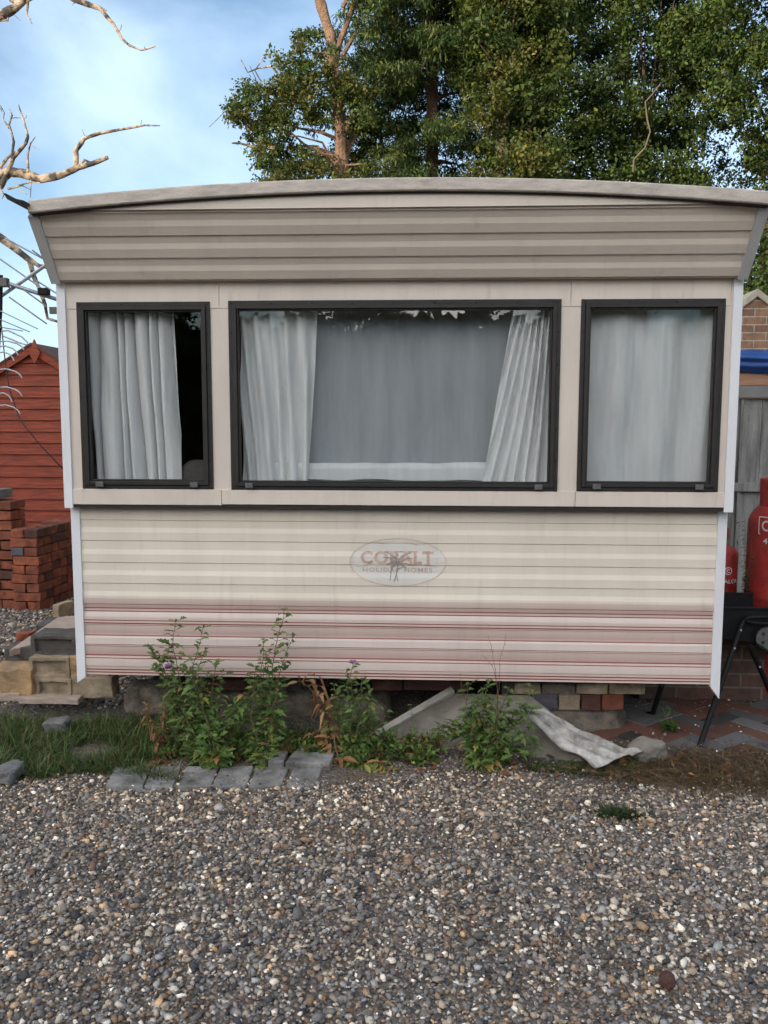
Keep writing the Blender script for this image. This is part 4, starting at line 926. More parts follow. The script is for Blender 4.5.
limb([D(-180, 215), D(-90, 196), D(-20, 190), D(8, 172, .05), D(22, 174, .1), D(40, 180, .1), D(62, 175), D(78, 168), D(92, 164), D(108, 158)], .075, .022)
limb([D(76, 169), D(75, 150), D(84, 138), D(100, 133), D(125, 129), D(145, 125), D(160, 126)], .030, .006)
limb([D(0, 188), D(5, 176), D(14, 158), D(26, 143), D(28, 136), D(24, 120), D(18, 104)], .03, .007)
limb([D(12, 160), D(14, 142), D(9, 125), D(12, 115), D(9, 108)], .016, .005)
limb([D(9, 128), D(3, 120), D(4, 112), D(0, 105)], .011, .004); limb([D(28, 172), D(28, 155), D(31, 143), D(36, 136)], .016, .004)
limb([D(0, 168), D(8, 158), D(16, 152)], .02, .014); limb([D(8, 189), D(22, 186), D(30, 190)], .013, .004); limb([D(14, 187), D(30, 183), D(40, 183)], .01, .004)
limb([D(31, 178), D(31, 198)], .007, .003); limb([D(0, 190), D(4, 194), D(2, 199)], .012, .004)
limb([D(80, 166), D(84, 160), D(92, 163)], .02, .008)
limb([D(-170, 30), D(-60, 24), D(0, 16), D(15, 7), D(30, -6), D(50, -30)], .07, .03); limb([D(-8, 22), D(8, 20), D(8, 12)], .012, .006)
limb([D(28, -4), D(28, 6), D(27, 14), D(32, 24)], .018, .005); limb([D(10, 0), D(20, 4), D(40, -5)], .02, .012)
limb([D(40, -40), D(60, -12), D(74, 0), D(88, 5), D(100, 9), D(103, 13), D(113, 24), D(122, 38), D(130, 45), D(142, 50), D(155, 46)], .034, .007)
limb([D(96, 6), D(104, 10), D(106, 11)], .014, .006)
rs = random.Random(99)
for (px, py) in [(60, 175), (96, 162), (140, 127), (112, 131), (24, 118), (11, 118), (2, 112), (33, 146), (118, 32), (146, 49), (130, 45), (78, 2), (20, 20), (29, 18), (86, 137), (45, 178), (20, 190)]:
    a = rs.uniform(-1, 1); b_ = rs.uniform(-1, .6); L_ = rs.uniform(4, 13)
    limb([D(px, py), D(px+a*L_*.5, py+b_*L_*.5), D(px+a*L_+rs.uniform(-2, 2), py+b_*L_+rs.uniform(-2, 2), rs.uniform(-.1, .1))], .0055, .002, 'twig')
# drooping lower branch
limb([D(-170, 150), D(-60, 205), D(0, 237, -.1), D(14, 247, -.1), D(28, 258, -.1), D(40, 266, -.1), D(52, 268)], .06, .016)
limb([D(30, 260, -.1), D(34, 275, -.1), D(40, 290, -.1), D(46, 305, -.1), D(48, 318), D(60, 322)], .030, .012)

# ------------------------------------------------------------------ foliage
def leafcloud(centers, rad, per, size, base, jit, hang=0., flat=.6, asp=.55, up=.6):
    """many small folded leaves around clump centres. centers (N,3); returns V, F, col"""
    N = len(centers); T = N*per
    c = np.repeat(centers, per, 0); r = np.repeat(rad, per)
    d = RNG.normal(size=(T, 3)); d /= np.linalg.norm(d, axis=1)[:, None]; k = RNG.uniform(0, 1, T)**.5
    p = c+d*(r*k)[:, None]*np.array([1, 1, flat])
    ax = RNG.normal(size=(T, 3))+np.array([0, 0, -hang]); ax /= np.linalg.norm(ax, axis=1)[:, None]
    nz = RNG.normal(size=(T, 3))*.8+np.array([0, 0, up])+d*.5; sd = np.cross(ax, nz); sd /= np.linalg.norm(sd, axis=1)[:, None]+1e-9
    nn = np.cross(sd, ax)
    s = size*np.exp(RNG.normal(0, .25, T))[:, None]
    v0 = p; v1 = p+ax*s*.5+sd*s*asp*.5+nn*s*.08; v2 = p+ax*s; v3 = p+ax*s*.5-sd*s*asp*.5+nn*s*.08
    V = np.stack([v0, v1, v2, v3], 1).reshape(-1, 3); i = np.arange(T)*4
    Fc = np.stack([i, i+1, i+2, i+3], 1)
    cb = np.repeat(base[RNG.integers(0, len(base), N)], per, 0)*np.exp(RNG.normal(0, jit, T))[:, None]
    pick = RNG.uniform(0, 1, T) < .06; cb[pick] = cb[pick]*np.array([1.8, 1.25, .7])
    return V, Fc, np.repeat(cb, 4, 0)
def inpoly(x, y, poly):
    r = False; n = len(poly)
    for i in range(n):
        x1, y1 = poly[i]; x2, y2 = poly[(i+1) % n]
        if (y1 > y) != (y2 > y) and x < (x2-x1)*(y-y1)/(y2-y1)+x1: r = not r
    return r
def crown_centers(poly, Yc, dep, n, seed, thr=-2., ns=1.1):
    rs = random.Random(seed); out = []; xs_ = [p[0] for p in poly]; ys_ = [p[1] for p in poly]; tries = 0
    while len(out) < n and tries < n*60:
        tries += 1
        px = rs.uniform(min(xs_), max(xs_)); py = rs.uniform(min(ys_), max(ys_))
        if not inpoly(px, py, poly): continue
        p = P(px, py, Yc); p.y += rs.uniform(-dep, dep); 
        if vn(p, ns, seed) < thr: continue
        out.append(p)
    return out
OAK = np.array([(.042, .072, .016), (.060, .098, .020), (.032, .056, .014), (.080, .115, .024), (.050, .080, .020)])
OAKY = np.array([(.075, .100, .020), (.060, .095, .020), (.10, .105, .024), (.045, .072, .018)])
CON = np.array([(.045, .080, .022), (.065, .105, .028), (.034, .060, .02), (.09, .12, .032)])
def trunkobj(pts, r0, r1, par, m, name='trunk', n=14): return limb(pts, r0, r1, name, n, .03, m, par)
def branches(par, cs, root_of, r, m, k=40, seed=1):
    rs = random.Random(seed)
    for c in rs.sample(cs, min(k, len(cs))):
        q = MB()
        a = root_of(c); mid = a.lerp(c, .5)+Vector((rs.uniform(-.2, .2), rs.uniform(-.2, .2), rs.uniform(0, .35)))
        pts = [a, a.lerp(mid, .5)+Vector((rs.uniform(-.06, .06), 0, .05)), mid, mid.lerp(c, .6)+Vector((rs.uniform(-.1, .1), rs.uniform(-.1, .1), .03)), c]
        q.tube(pts, [r, r*.75, r*.5, r*.3, r*.12], 6).build('limb', m, par, smooth=True)
# 1: tree with the bare tan trunk, broadleaf crown at its side
Y1 = 9.5
t1 = empty('pine_tree', (P(345, 200, Y1).x, Y1, 0), 'tall tree with a bare tan trunk and thin yellowish crown behind the roof', 'tree')
b0 = P(343, 400, Y1); b0 = Vector((P(343, 175, Y1).x, Y1, 0))
trunkobj([b0, P(343, 220, Y1), P(342, 150, Y1), P(339, 110, Y1), P(333, 70, Y1), P(331, 35, Y1), P(322, 5, Y1), P(312, -25, Y1), P(300, -90, Y1)], .12, .06, t1, 'bark')
limb([P(334, 75, Y1), P(340, 40, Y1), P(352, 10, Y1), P(362, -30, Y1)], .05, .03, 'branch', par=t1, m='bark')
poly = [(237, 110), (246, 94), (262, 90), (280, 96), (288, 62), (298, 40), (308, 60), (318, 80), (340, 70), (362, 80), (375, 120), (372, 205), (250, 205), (262, 150), (236, 135)]
cs = crown_centers(poly, Y1+.1, .9, 330, 3)
cs += crown_centers([(298, 28), (312, 22), (322, 30), (326, 55), (316, 60), (300, 50)], Y1, .3, 9, 5)+crown_centers([(340, -30), (400, -60), (430, -10), (360, 40)], Y1, .6, 22, 6)
cs = [c for c in cs if not (290 < (384+F*(c-CC).dot(cr)/(c-CC).dot(cf)) < 330 and 122 < (512-F*(c-CC).dot(cu)/(c-CC).dot(cf)) < 150)]
def _scr(c): d = c-CC; return 384+F*d.dot(cr)/d.dot(cf), 512-F*d.dot(cu)/d.dot(cf)
cs = [c for c in cs if not (328 < _scr(c)[0] < 368 and 118 < _scr(c)[1] < 176 and c.y < Y1+.2)]
V, Fc, cl = leafcloud(np.array([c[:] for c in cs]), RNG.uniform(.10, .26, len(cs)), 100, .055, OAKY, .28)
npmesh('crown', V, Fc, 'leaf', cl, parent=t1)
branches(t1, cs, lambda c: Vector((b0.x, Y1, max(2.0, c.z-.5))), .035, 'bark', 30)
limb([P(262, 82, Y1), P(255, 70, Y1), P(262, 60, Y1), P(270, 47, Y1)], .01, .004, 'twig', par=t1); limb([P(283, 80, Y1), P(272, 66, Y1), P(258, 68, Y1), P(248, 72, Y1), P(241, 60, Y1)], .018, .005, 'twig', par=t1)
limb([P(258, 110, Y1), P(258, 95, Y1), P(256, 78, Y1), P(250, 66, Y1)], .009, .004, 'twig', par=t1); limb([P(240, 108, Y1), P(225, 112, Y1), P(209, 127, Y1)], .009, .004, 'twig', par=t1)
limb([P(275, 148, Y1), P(255, 147, Y1), P(240, 143, Y1), P(232, 143, Y1)], .025, .012, 'branch', par=t1)
# 2: conifer
Y2 = 10.5
t2 = empty('conifer_tree', (P(430, 200, Y2).x, Y2, 0), 'dense green conifer with drooping sprays behind the middle of the roof', 'tree')
tb = Vector((t2.location.x, Y2, 0)); trunkobj([tb, tb+Vector((.05, 0, 4)), tb+Vector((0, 0, 9)), tb+Vector((0, 0, 11))], .15, .05, t2, 'bark')
cs = []; rs = random.Random(5)
ztop = 12.5
for k in range(620):
    z = rs.uniform(2.2, ztop); R_ = (1-(z/16)**1.8)*2.0*(1+.16*math.sin(z*5.1))
    a = rs.uniform(0, 2*PI); L_ = R_*rs.uniform(.75, 1.08); n_ = 7
    for j in range(2, n_+1):
        s_ = j/n_; cs.append(tb+Vector((math.cos(a)*L_*s_, math.sin(a)*L_*s_, z-.35*s_*s_*L_*.6+rs.uniform(-.08, .08))))
cs = [c for c in cs if c.y < Y2+1.2]
V, Fc, cl = leafcloud(np.array([c[:] for c in cs]), RNG.uniform(.12, .30, len(cs)), 70, .085, CON, .30, hang=.9, flat=.45, asp=.22, up=.9)
npmesh('crown', V, Fc, 'leaf', cl, parent=t2)
branches(t2, cs, lambda c: Vector((tb.x, Y2, c.z+.25)), .03, 'bark', 70, 8)
# 3: yellow-green oak between, 4: wide oak to the right
def oak(Yc, px, poly, n, label, seed, pal, leaf=.062, dep=1.5, thr=-.22, r=(.14, .34), per=75, name='oak_tree', bt=.24):
    t = empty(name, (P(px, 200, Yc).x, Yc, 0), label, 'tree'); b = Vector((t.location.x, Yc, 0))
    trunkobj([b, b+Vector((.1, 0, 2.)), b+Vector((-.05, 0, 4.2)), b+Vector((.1, 0, 7.0))], bt, .09, t, 'barkdark')
    cs = crown_centers(poly, Yc, dep, n, seed, thr)
    V, Fc, cl = leafcloud(np.array([c[:] for c in cs]), RNG.uniform(r[0], r[1], len(cs)), per, leaf, pal, .30)
    npmesh('crown', V, Fc, 'leaf', cl, parent=t); branches(t, cs, lambda c: b+Vector((0, 0, max(2.2, min(6, c.z-1.0)))), .018, 'barkdark', 30, seed)
    return t
oak(9.8, 500, [(455, -90), (540, -120), (560, 30), (556, 205), (470, 205), (474, 120), (462, 30)], 750, 'yellow green broadleaf tree between the conifer and the wide oak', 21, OAKY, dep=1.0, name='broadleaf_tree', bt=.16)
oak(11.5, 640, [(520, -150), (690, -200), (700, 40), (690, 215), (640, 235), (520, 230), (508, 60)], 1900, 'wide dark oak with a pale dead limb in its crown above the roof', 22, OAK, dep=1.7)
t4 = oak(11.0, 775, [(680, -170), (900, -200), (960, 60), (900, 290), (735, 300), (690, 200), (672, 60)], 2300, 'dark oak filling the corner above the brick gable', 23, OAK, dep=1.7)
limb([P(660, 85, 9.2), P(652, 95, 9.2), P(645, 102, 9.2), P(647, 120, 9.2), P(650, 132, 9.2), P(645, 148, 9.2), P(634, 160, 9.2), P(633, 172, 9.2)], .010, .013, 'dead_limb', par=[o for o in bpy.data.objects if o.get('label', '').startswith('wide dark oak')][0], m='barkdark')

# far belt of trees behind the viewpoint: it shades the yard and mirrors in the panes
N = 15000; X = RNG.uniform(-42, 42, N); hmax = np.where(X < -13, 8.6, 4.0)+np.where(X < -13, 1., .3)*(.7*np.sin(X*.5)+.8*np.sin(X*1.3+1)+.5*np.sin(X*3.1)); Z = RNG.uniform(0, 1, N)**.9*hmax; Yb = -24+RNG.uniform(-2.5, 2.5, N)
V, Fc, cl = leafcloud(np.stack([X, Yb, Z], 1), RNG.uniform(.3, .7, N), 5, .55, OAK, .3, asp=.8)
n2 = 2200; X = RNG.uniform(-15, 17, n2*4); Z = RNG.uniform(3.0, 7.4, n2*4)
kk = np.array([vn((x*.45, z*.6, 0), 1, 40)+.7*vn((x*1.5, z*1.5, 0), 1, 41) for x, z in zip(X, Z)]) > (Z-4.5)*.24
V2, F2, c2 = leafcloud(np.stack([X[kk], -23+RNG.uniform(-1, 1, kk.sum()), Z[kk]], 1), RNG.uniform(.2, .4, kk.sum()), 22, .13, OAK, .3, asp=.7)
Fc = np.concatenate([Fc, F2+len(V)]); V = np.concatenate([V, V2]); cl = np.concatenate([cl, c2])
npmesh('tree_belt', V, Fc, 'leaf', cl, label='dark belt of trees mirrored in the caravan windows', cat='trees', kind='stuff')

# ------------------------------------------------------------------ weeds
def leafshape(kind):
    if kind == 'lobed':
        o = [(0, 0), (.10, .05), (.28, .30), (.36, .22), (.34, .12), (.55, .26), (.66, .24), (.62, .12), (.82, .10), (1, 0)]
    else: o = [(0, 0), (.15, .10), (.4, .17), (.7, .12), (1, 0)]
    return o
def addleaf(q, p, d, size, kind, col, rs, droop=.3, width=1.):
    d = Vector(d).normalized(); up = Vector((rs.uniform(-.4, .4), rs.uniform(-.6, .2), 1)).normalized(); s = d.cross(up).normalized(); n = s.cross(d)
    o = leafshape(kind); mid = []; L_ = []; R_ = []
    for (a, b) in o:
        c = Vector(p)+d*a*size-Vector((0, 0, 1))*droop*size*a*a; mid.append(c)
        L_.append(c+s*b*size*width+n*b*size*.35); R_.append(c-s*b*size*width+n*b*size*.35)
    N = len(o); k = .85+.3*rs.random(); colr = tuple(min(1, c*k) for c in col)
    vs = mid+L_+R_; fs = []
    for i in range(N-1): fs += [(i, i+1, N+i+1, N+i), (i+1, i, 2*N+i, 2*N+i+1)]
    q.add(vs, fs, colr)
GRN = [(.10, .165, .042), (.13, .21, .052), (.065, .12, .03), (.17, .24, .07), (.095, .165, .042)]
YEL = [(.30, .26, .06), (.38, .22, .07), (.24, .25, .05)]
BRN = [(.24, .12, .05), (.32, .17, .07), (.17, .08, .035)]
def weed(label, stems, base, Y, size, seed, cols=GRN, kind='lobed', gap=.028, flower=None, r=.0035, stemm='stem', name='weed', cat='weed', yel=.06, side=.55, fromfrac=.05, droop=.35, extra=0):
    rs = random.Random(seed); b = G(*base); b.z = gh(b.x, b.y)
    t = empty(name, b.to_tuple(), label, cat); sq = MB(); lq = MB()
    ex = []
    for st in stems:
        for c_ in range(extra): jx, jy = rs.uniform(-9, 9), rs.uniform(6, 26); ex.append([(a+jx*(i+1)/len(st), y_+jy*(i+1)/len(st), d_+rs.uniform(-.04, .05)) for i, (a, y_, d_) in enumerate(st)])
    for st in list(stems)+ex:
        tip = [P(px, py, Y+dy) for px, py, dy in st]; p0 = b+Vector((rs.uniform(-.04, .04), rs.uniform(-.02, .04), -.01)); pts = [p0]+tip
        fine = []
        for i in range(len(pts)-1):
            n_ = max(2, int((pts[i+1]-pts[i]).length/.02))
            for k in range(n_): fine.append(pts[i].lerp(pts[i+1], k/n_)+Vector((vn((i, k*.3, seed), 1, 1), vn((i, k*.3, seed), 1, 2), 0))*.008)
        fine.append(pts[-1]); N = len(fine); sq.tube(fine, [r*(1-.7*i/N) for i in range(N)], 5)
        dist = 0
        for i in range(1, N):
            dist += (fine[i]-fine[i-1]).length
            if dist < gap*.72 or i < N*fromfrac: continue
            dist = 0; fr = i/N
            a = rs.uniform(0, 2*PI)
            for kk in range(2):
                aa = a+kk*PI*rs.uniform(.8, 1.2); d = Vector((math.cos(aa), math.sin(aa)*.8, rs.uniform(-.1, .7)))
                sz = size*1.35*(1.15-.5*fr)*rs.uniform(.6, 1.25); pet = fine[i]+d.normalized()*sz*rs.uniform(.15, .5)
                sq.tube([fine[i], pet], r*.3, 4, cap=False)
                c_ = rs.choice(YEL) if rs.random() < yel*(1.6-fr) else rs.choice(cols)
                addleaf(lq, pet, d, sz, kind, c_, rs, droop=rs.uniform(0, droop*2))
                if rs.random() < side: addleaf(lq, pet-d.normalized()*sz*.2, d+Vector((rs.uniform(-1, 1), rs.uniform(-1, 1), .2)), sz*.7, kind, c_, rs, droop=droop)
        for k in range(4): addleaf(lq, fine[-1], (rs.uniform(-1, 1), rs.uniform(-1, 1), rs.uniform(.2, 1)), size*.45, kind, rs.choice(cols), rs, .1)
    sq.build('stem', stemm, t, smooth=True)
    if lq.v: lq.build('leaves', 'leaf', t, fix=False)
    if flower:
        for fp in flower:
            f = MB(); c = P(*fp)
            for k in range(14):
                a = rs.uniform(0, 2*PI); addleaf(f, c, (math.cos(a)*.8, math.sin(a)*.8, rs.uniform(.2, 1)), .020, 'x', (.42, .18, .45), rs, 0, 1.6)
            f.build('flower', 'leaf', t, fix=False)
    return t
YW = -.22
weed('tallest bushy weed with lobed leaves, climbing over the red stripes above the pavers', [
    [(200, 720, 0), (180, 680, 0), (172, 645, 0), (176, 622, 0)], [(205, 710, -.02), (192, 670, -.02), (200, 640, 0), (203, 628, 0)], [(190, 730, 0), (168, 690, 0), (158, 660, 0), (150, 648, 0)],
    [(215, 730, -.04), (212, 695, 0), (215, 665, 0)], [(225, 740, -.05), (240, 705, -.03), (250, 690, 0)], [(200, 745, -.06), (185, 715, -.06), (178, 700, 0)], [(215, 745, -.08), (228, 725, -.08), (236, 700, -.03)],
    [(210, 750, 0), (205, 700, .03), (195, 690, .03)], [(195, 750, 0), (170, 725, .03), (165, 705, .03)]], (212, 770), YW, .042, 1, extra=1, flower=[(168, 667, YW-.03), (158, 672, YW-.01)])
weed('slim upright weed with one tall leafy stem beside the bushiest one', [
    [(268, 730, 0), (270, 690, 0), (275, 650, 0), (284, 610, 0)], [(262, 730, 0), (258, 690, 0), (264, 655, 0), (263, 640, 0)], [(272, 740, -.03), (280, 710, 0), (276, 685, 0)], [(258, 740, -.03), (250, 705, 0), (256, 668, 0)],
    [(268, 750, -.02), (262, 720, -.02), (270, 700, -.02)]], (262, 772), YW-.03, .036, 2, gap=.024, extra=1)
weed('trailing yellow green stem lying over the pavers in front of the slim weed', [[(268, 765, -.1), (256, 775, -.14), (246, 784, -.16)], [(266, 762, -.1), (262, 776, -.15)]], (266, 762), YW, .036, 12, cols=YEL[2:]+GRN, gap=.02)
weed('purple flowering weed with round clumps of leaves beside the leaning slab', [
    [(355, 735, 0), (352, 700, 0), (350, 675, 0), (353, 664, 0)], [(350, 740, 0), (338, 710, 0), (334, 685, 0)], [(360, 740, 0), (368, 715, 0), (370, 690, 0)], [(362, 745, -.03), (380, 725, -.02), (385, 712, 0)],
    [(345, 745, -.03), (340, 730, -.03), (342, 705, 0)], [(358, 745, 0), (360, 710, .02), (362, 680, .02)], [(352, 748, -.03), (350, 725, -.05), (356, 700, -.02)]], (355, 768), YW, .037, 3, extra=1, flower=[(353, 663, YW-.02)])
weed('bushy light green weed in front of the leaning slab', [
    [(485, 735, 0), (482, 705, 0), (488, 682, 0)], [(490, 740, 0), (500, 710, 0), (508, 690, 0)], [(495, 740, -.02), (515, 715, 0), (528, 700, 0), (530, 690, .02)], [(475, 735, 0), (465, 705, 0), (468, 685, 0)],
    [(470, 735, .03), (450, 720, .03), (438, 735, .0)], [(492, 745, -.05), (498, 725, -.05), (492, 700, -.03)], [(478, 745, -.04), (472, 725, -.03), (478, 700, 0)], [(500, 745, -.05), (525, 740, -.06), (530, 725, -.04)], [(485, 750, -.06), (505, 735, -.07), (515, 725, -.04)]], (488, 770), YW+.0, .040, 4, extra=2, cols=GRN+[(.11, .17, .045)])
weed('sparse dry seed stalk rising from the bushy weed over the stripes', [[(497, 700, 0), (500, 660, 0), (506, 634, 0)], [(497, 700, 0), (494, 660, 0), (488, 636, 0)], [(497, 690, 0), (492, 665, 0), (482, 655, 0)], [(470, 720, 0), (462, 690, 0), (460, 674, 0)]], (490, 768), YW, .008, 5, cols=BRN, stemm='drystem', r=.0022, kind='x', gap=.05, name='dry_weed')
weed('small fine leaved weed growing up the face of the leaning slab', [[(418, 740, 0), (412, 720, 0), (410, 705, 0)], [(420, 745, 0), (424, 730, 0)], [(415, 748, 0), (405, 738, 0)]], (420, 758), YW-.02, .018, 6, gap=.016, r=.002)
weed('dried brown weed with curled leaves beside the tallest weed', [[(160, 745, 0), (150, 725, 0), (147, 705, 0)], [(162, 745, 0), (163, 720, 0), (166, 702, 0)], [(158, 755, 0), (156, 735, 0), (152, 722, 0)]], (162, 768), YW-.02, .034, 7, cols=BRN, kind='x', stemm='drystem', yel=0, droop=1., name='dry_weed')
weed('long dried tan leaves hanging beside the purple flowering weed', [[(330, 735, 0), (322, 705, 0), (310, 688, 0), (298, 678, 0)], [(330, 740, 0), (326, 710, 0), (318, 695, 0)], [(332, 745, 0), (328, 725, 0), (312, 735, 0)], [(330, 720, 0), (318, 690, 0), (314, 676, 0)]], (336, 768), YW, .050, 8, cols=[(.36, .21, .10), (.28, .15, .07)], kind='x', stemm='drystem', yel=0, droop=1.2, gap=.035, name='dry_weed')
weed('yellowing fern-like weed sprawling on the gravel', [[(370, 770, -.1), (380, 762, -.13), (396, 778, -.2)], [(380, 772, -.1), (400, 770, -.15), (410, 786, -.2)], [(365, 775, -.1), (355, 784, -.2), (350, 792, -.22)], [(375, 775, -.1), (372, 782, -.2), (366, 795, -.24)], [(365, 768, -.1), (350, 760, -.1), (345, 770, -.14)]], (372, 778), YW, .038, 9, cols=YEL+[(.16, .18, .05)], kind='x', r=.0025, yel=.3, gap=.022)
weed('thin dark weed growing in front of the gas bottles', [[(745, 565, 0), (744, 540, 0), (742, 522, 0)], [(748, 570, 0), (752, 548, 0), (750, 530, 0)], [(745, 575, 0), (756, 558, 0), (760, 545, 0)], [(746, 575, 0), (738, 560, 0), (738, 545, 0)]], (748, 655), .58, .020, 10, cols=[(.03, .05, .02), (.05, .06, .025)], kind='x', r=.0018, gap=.018)
weed('small green seedling on the brick paving', [[(668, 722, 0), (664, 712, 0)], [(670, 722, 0), (676, 714, 0)], [(668, 724, 0), (658, 718, 0)], [(668, 724, 0), (670, 710, 0)]], (668, 728), .02, .026, 11, cols=[(.05, .13, .02), (.04, .09, .02)], kind='x', r=.002, gap=.01)

# grasses
def blades(name, X, Y, L_, col, label, lean=.5, w=.0022, z0=None, flatten=0.):
    N = len(X); a = RNG.uniform(0, 2*PI, N); l = L_*np.exp(RNG.normal(0, .35, N)); ln = np.abs(RNG.normal(lean, .25, N))
    dx, dy = np.cos(a), np.sin(a); sx, sy = -dy, dx; Z = np.array([gh(x, y) for x, y in zip(X, Y)])-.003
    rows = []
    for k, (s_, wd) in enumerate([(0, 1.), (.35, .9), (.7, .6), (1., .12)]):
        h = l*(s_*np.cos(ln*.6)-ln*.5*s_*s_*(1+flatten)); h = np.maximum(h, s_*.012*RNG.uniform(.2, 2, N)); o_ = l*(s_*np.sin(ln*.6)+ln*.55*s_*s_)
        ww = w*wd*RNG.uniform(.7, 1.4, N)
        for sg in (-1, 1): rows.append(np.stack([X+dx*o_+sx*ww*sg, Y+dy*o_+sy*ww*sg, Z+h], 1))
    V = np.stack(rows, 1).reshape(-1, 3); i = np.arange(N)[:, None]*8
    Fc = np.concatenate([np.concatenate([i+2*k, i+2*k+1, i+2*k+3, i+2*k+2], 1) for k in range(3)], 0)
    c = col[RNG.integers(0, len(col), N)]*np.exp(RNG.normal(0, .25, N))[:, None]
    return npmesh(name, V, Fc, 'leaf', np.repeat(c, 8, 0), label=label, cat='grass', kind='stuff')
GC = np.array([(.05, .095, .024), (.07, .125, .03), (.036, .066, .018), (.10, .14, .04), (.16, .13, .06)])
def gpatch(X, Y): return (Y > -.52+.05*np.sin(X*9)) & (Y < .14) & (X < -.98+.12*np.sin(Y*20)) 
X, Y = scatter(15000, -2.6, -.85, -.55, .15, lambda X, Y: gpatch(X, Y) & (np.array([vn((x, y, 0), 4, 4) for x, y in zip(X, Y)]) > -.45) & ((X > -1.72) | (Y > -.22)))
blades('grass', X, Y, .07, GC, 'dark green grass tuft between the buff blocks and the gravel', lean=.75)
X, Y = scatter(1800, -1.2, -.2, -.30, .1, lambda X, Y: np.array([vn((x, y, 0), 5, 6) for x, y in zip(X, Y)]) > -.1)
blades('grass', X, Y, .075, GC, 'thin grass growing between the weeds and the pavers', lean=.7)
X, Y = scatter(600, .6, 1.1, -.36, -.24, lambda X, Y: X > 0)
blades('grass', X, Y, .04, GC*.8, 'short dark grass under the end of the ridged sheet', lean=.9)
c = G(619, 814); X = RNG.normal(c.x, .04, 900); Y = RNG.normal(c.y, .018, 900)
blades('moss', X, Y, .028, np.array([(.03, .05, .018), (.045, .07, .025)]), 'dark green moss clump in the gravel', lean=.9, w=.003)
X, Y = scatter(9000, .85, 2.3, -.46, -.08, lambda X, Y: (Y > -.43+.03*np.sin(X*8)) & (RNG.uniform(0, 1, len(X)) < np.clip((X-.8)*3, 0, 1)) & (Y < -.1+.03*np.sin(X*11)))
blades('dry_grass', X, Y, .11, np.array([(.17, .115, .06), (.12, .08, .045), (.24, .17, .09), (.09, .065, .04)]), 'matted dry brown grass along the edge of the brick paving', lean=1.3, w=.0013, flatten=.6)
n_ = 420; X = RNG.uniform(-1.1, .20, n_); Y = RNG.uniform(-.33, -.08, n_); kk = np.array([vn((x*3, y*3, 0), 1, 50) for x, y in zip(X, Y)]) > -.05
V, Fc, cl = leafcloud(np.stack([X[kk], Y[kk], RNG.uniform(.01, .06, kk.sum())], 1), RNG.uniform(.02, .05, kk.sum()), 16, .022, np.array(GRN[:3]+[(.12, .10, .03), (.14, .08, .035)]), .3)
npmesh('undergrowth', V, Fc, 'leaf', cl, label='low tangled undergrowth of small leaves between the taller weeds', cat='undergrowth', kind='stuff')
# dead leaves and twigs on the ground
lit = MB(); rs = random.Random(77)
for k in range(260):
    px = rs.uniform(120, 700); x = rs.uniform(-1.0, 1.5); y = rs.uniform(-.42, -.05); addleaf(lit, (x, y, gh(x, y)+.012+rs.uniform(0, .012)), (rs.uniform(-1, 1), rs.uniform(-1, 1), rs.uniform(-.2, .3)), rs.uniform(.02, .045), rs.choice(['x', 'lobed']), rs.choice(BRN+[(.10, .06, .04)]), rs, .3, 1.4)
for k in range(110):
    x = rs.uniform(-1.5, 1.8); y = rs.uniform(-2.2, -.5); addleaf(lit, (x, y, gh(x, y)+.016), (rs.uniform(-1, 1), rs.uniform(-1, 1), .1), rs.uniform(.012, .026), 'x', rs.choice(BRN), rs, .2, 1.4)
lit.build('leaf_litter', 'leaf', fix=False, label='brown fallen leaves lying at the foot of the weeds', cat='leaves', kind='stuff')

# ------------------------------------------------------------------ light
SE, SA = math.radians(8.5), math.radians(40)     # sun low behind the viewer, off to the shed side
sd = Vector((-math.sin(SA)*math.cos(SE), -math.cos(SA)*math.cos(SE), math.sin(SE)))
sl_ = bpy.data.lights.new('sun', 'SUN'); sl_.energy = 3.6; sl_.angle = math.radians(.5); sl_.color = (1., .83, .62)
so_ = bpy.data.objects.new('sun', sl_); COL.objects.link(so_); so_.rotation_euler = sd.to_track_quat('Z', 'Y').to_euler(); so_.location = (0, 0, 30)
w = bpy.data.worlds.new('World'); S.world = w; w.use_nodes = True; nt = w.node_tree; L = nt.links
bg = nt.nodes['Background']; sky = nd(nt, 'ShaderNodeTexSky', sky_type='NISHITA'); sky.sun_disc = False; sky.sun_elevation = SE; sky.sun_rotation = math.atan2(sd.x, sd.y) % (2*PI); sky.air_density = 1.; sky.dust_density = .3; sky.ozone_density = 3.
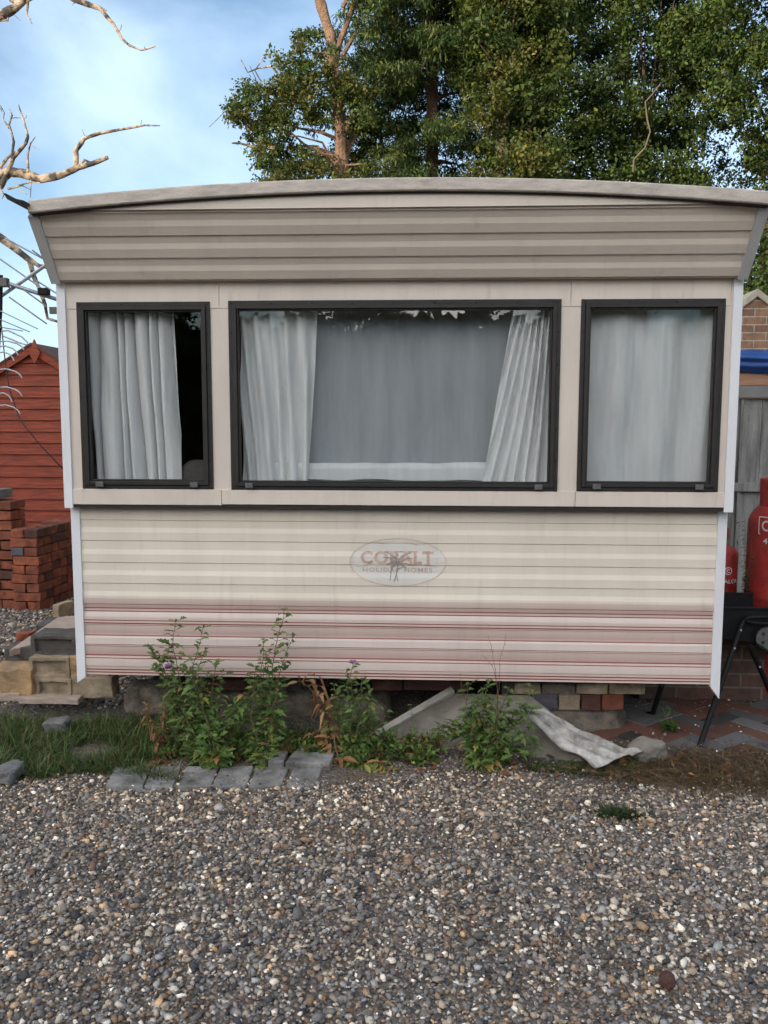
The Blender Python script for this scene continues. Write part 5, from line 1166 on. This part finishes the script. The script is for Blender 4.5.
tc = nd(nt, 'ShaderNodeTexCoord'); mp = nd(nt, 'ShaderNodeMapping'); mp.inputs['Scale'].default_value = (1., 1., 2.1); mp.inputs['Rotation'].default_value = (0.1, .25, 0); L.new(tc.outputs['Generated'], mp.inputs[0])
n1 = nd(nt, 'ShaderNodeTexNoise', Scale=1.7, Detail=7., Roughness=.52, Distortion=.3); L.new(mp.outputs[0], n1.inputs[0])
rr = nd(nt, 'ShaderNodeMapRange'); rr.inputs[1].default_value = .44; rr.inputs[2].default_value = .68; rr.inputs[3].default_value = 0.; rr.inputs[4].default_value = .8; L.new(n1.outputs[0], rr.inputs[0])
mx = nd(nt, 'ShaderNodeMix', data_type='RGBA'); 
# clouds are lit by the low sun: those near it are far brighter and warmer than those opposite
nrm_ = nd(nt, 'ShaderNodeVectorMath', operation='NORMALIZE'); L.new(tc.outputs['Generated'], nrm_.inputs[0])
dp = nd(nt, 'ShaderNodeVectorMath', operation='DOT_PRODUCT'); dp.inputs[1].default_value = tuple(sd); L.new(nrm_.outputs[0], dp.inputs[0])
ph = nd(nt, 'ShaderNodeMapRange'); ph.inputs[1].default_value = -.1; ph.inputs[2].default_value = 1.; L.new(dp.outputs['Value'], ph.inputs[0])
gl = nd(nt, 'ShaderNodeMix', data_type='RGBA'); gl.inputs[6].default_value = (3.6, 4.6, 5.7, 1); gl.inputs[7].default_value = (43, 40, 37, 1); L.new(ph.outputs[0], gl.inputs[0])
L.new(gl.outputs[2], mx.inputs[7]); L.new(rr.outputs[0], mx.inputs[0]); L.new(sky.outputs[0], mx.inputs[6]); L.new(mx.outputs[2], bg.inputs[0])
bg.inputs[1].default_value = .15
S.view_settings.view_transform = 'Standard'; S.view_settings.look = 'None'; S.view_settings.gamma = 1; S.view_settings.exposure = .78
S.render.engine = 'CYCLES'; S.cycles.use_denoising = True; S.cycles.max_bounces = 6; S.cycles.transparent_max_bounces = 12; S.cycles.caustics_reflective = False; S.cycles.caustics_refractive = False
print('TRIS', sum(len(o.data.polygons) for o in bpy.data.objects if o.type == 'MESH'))
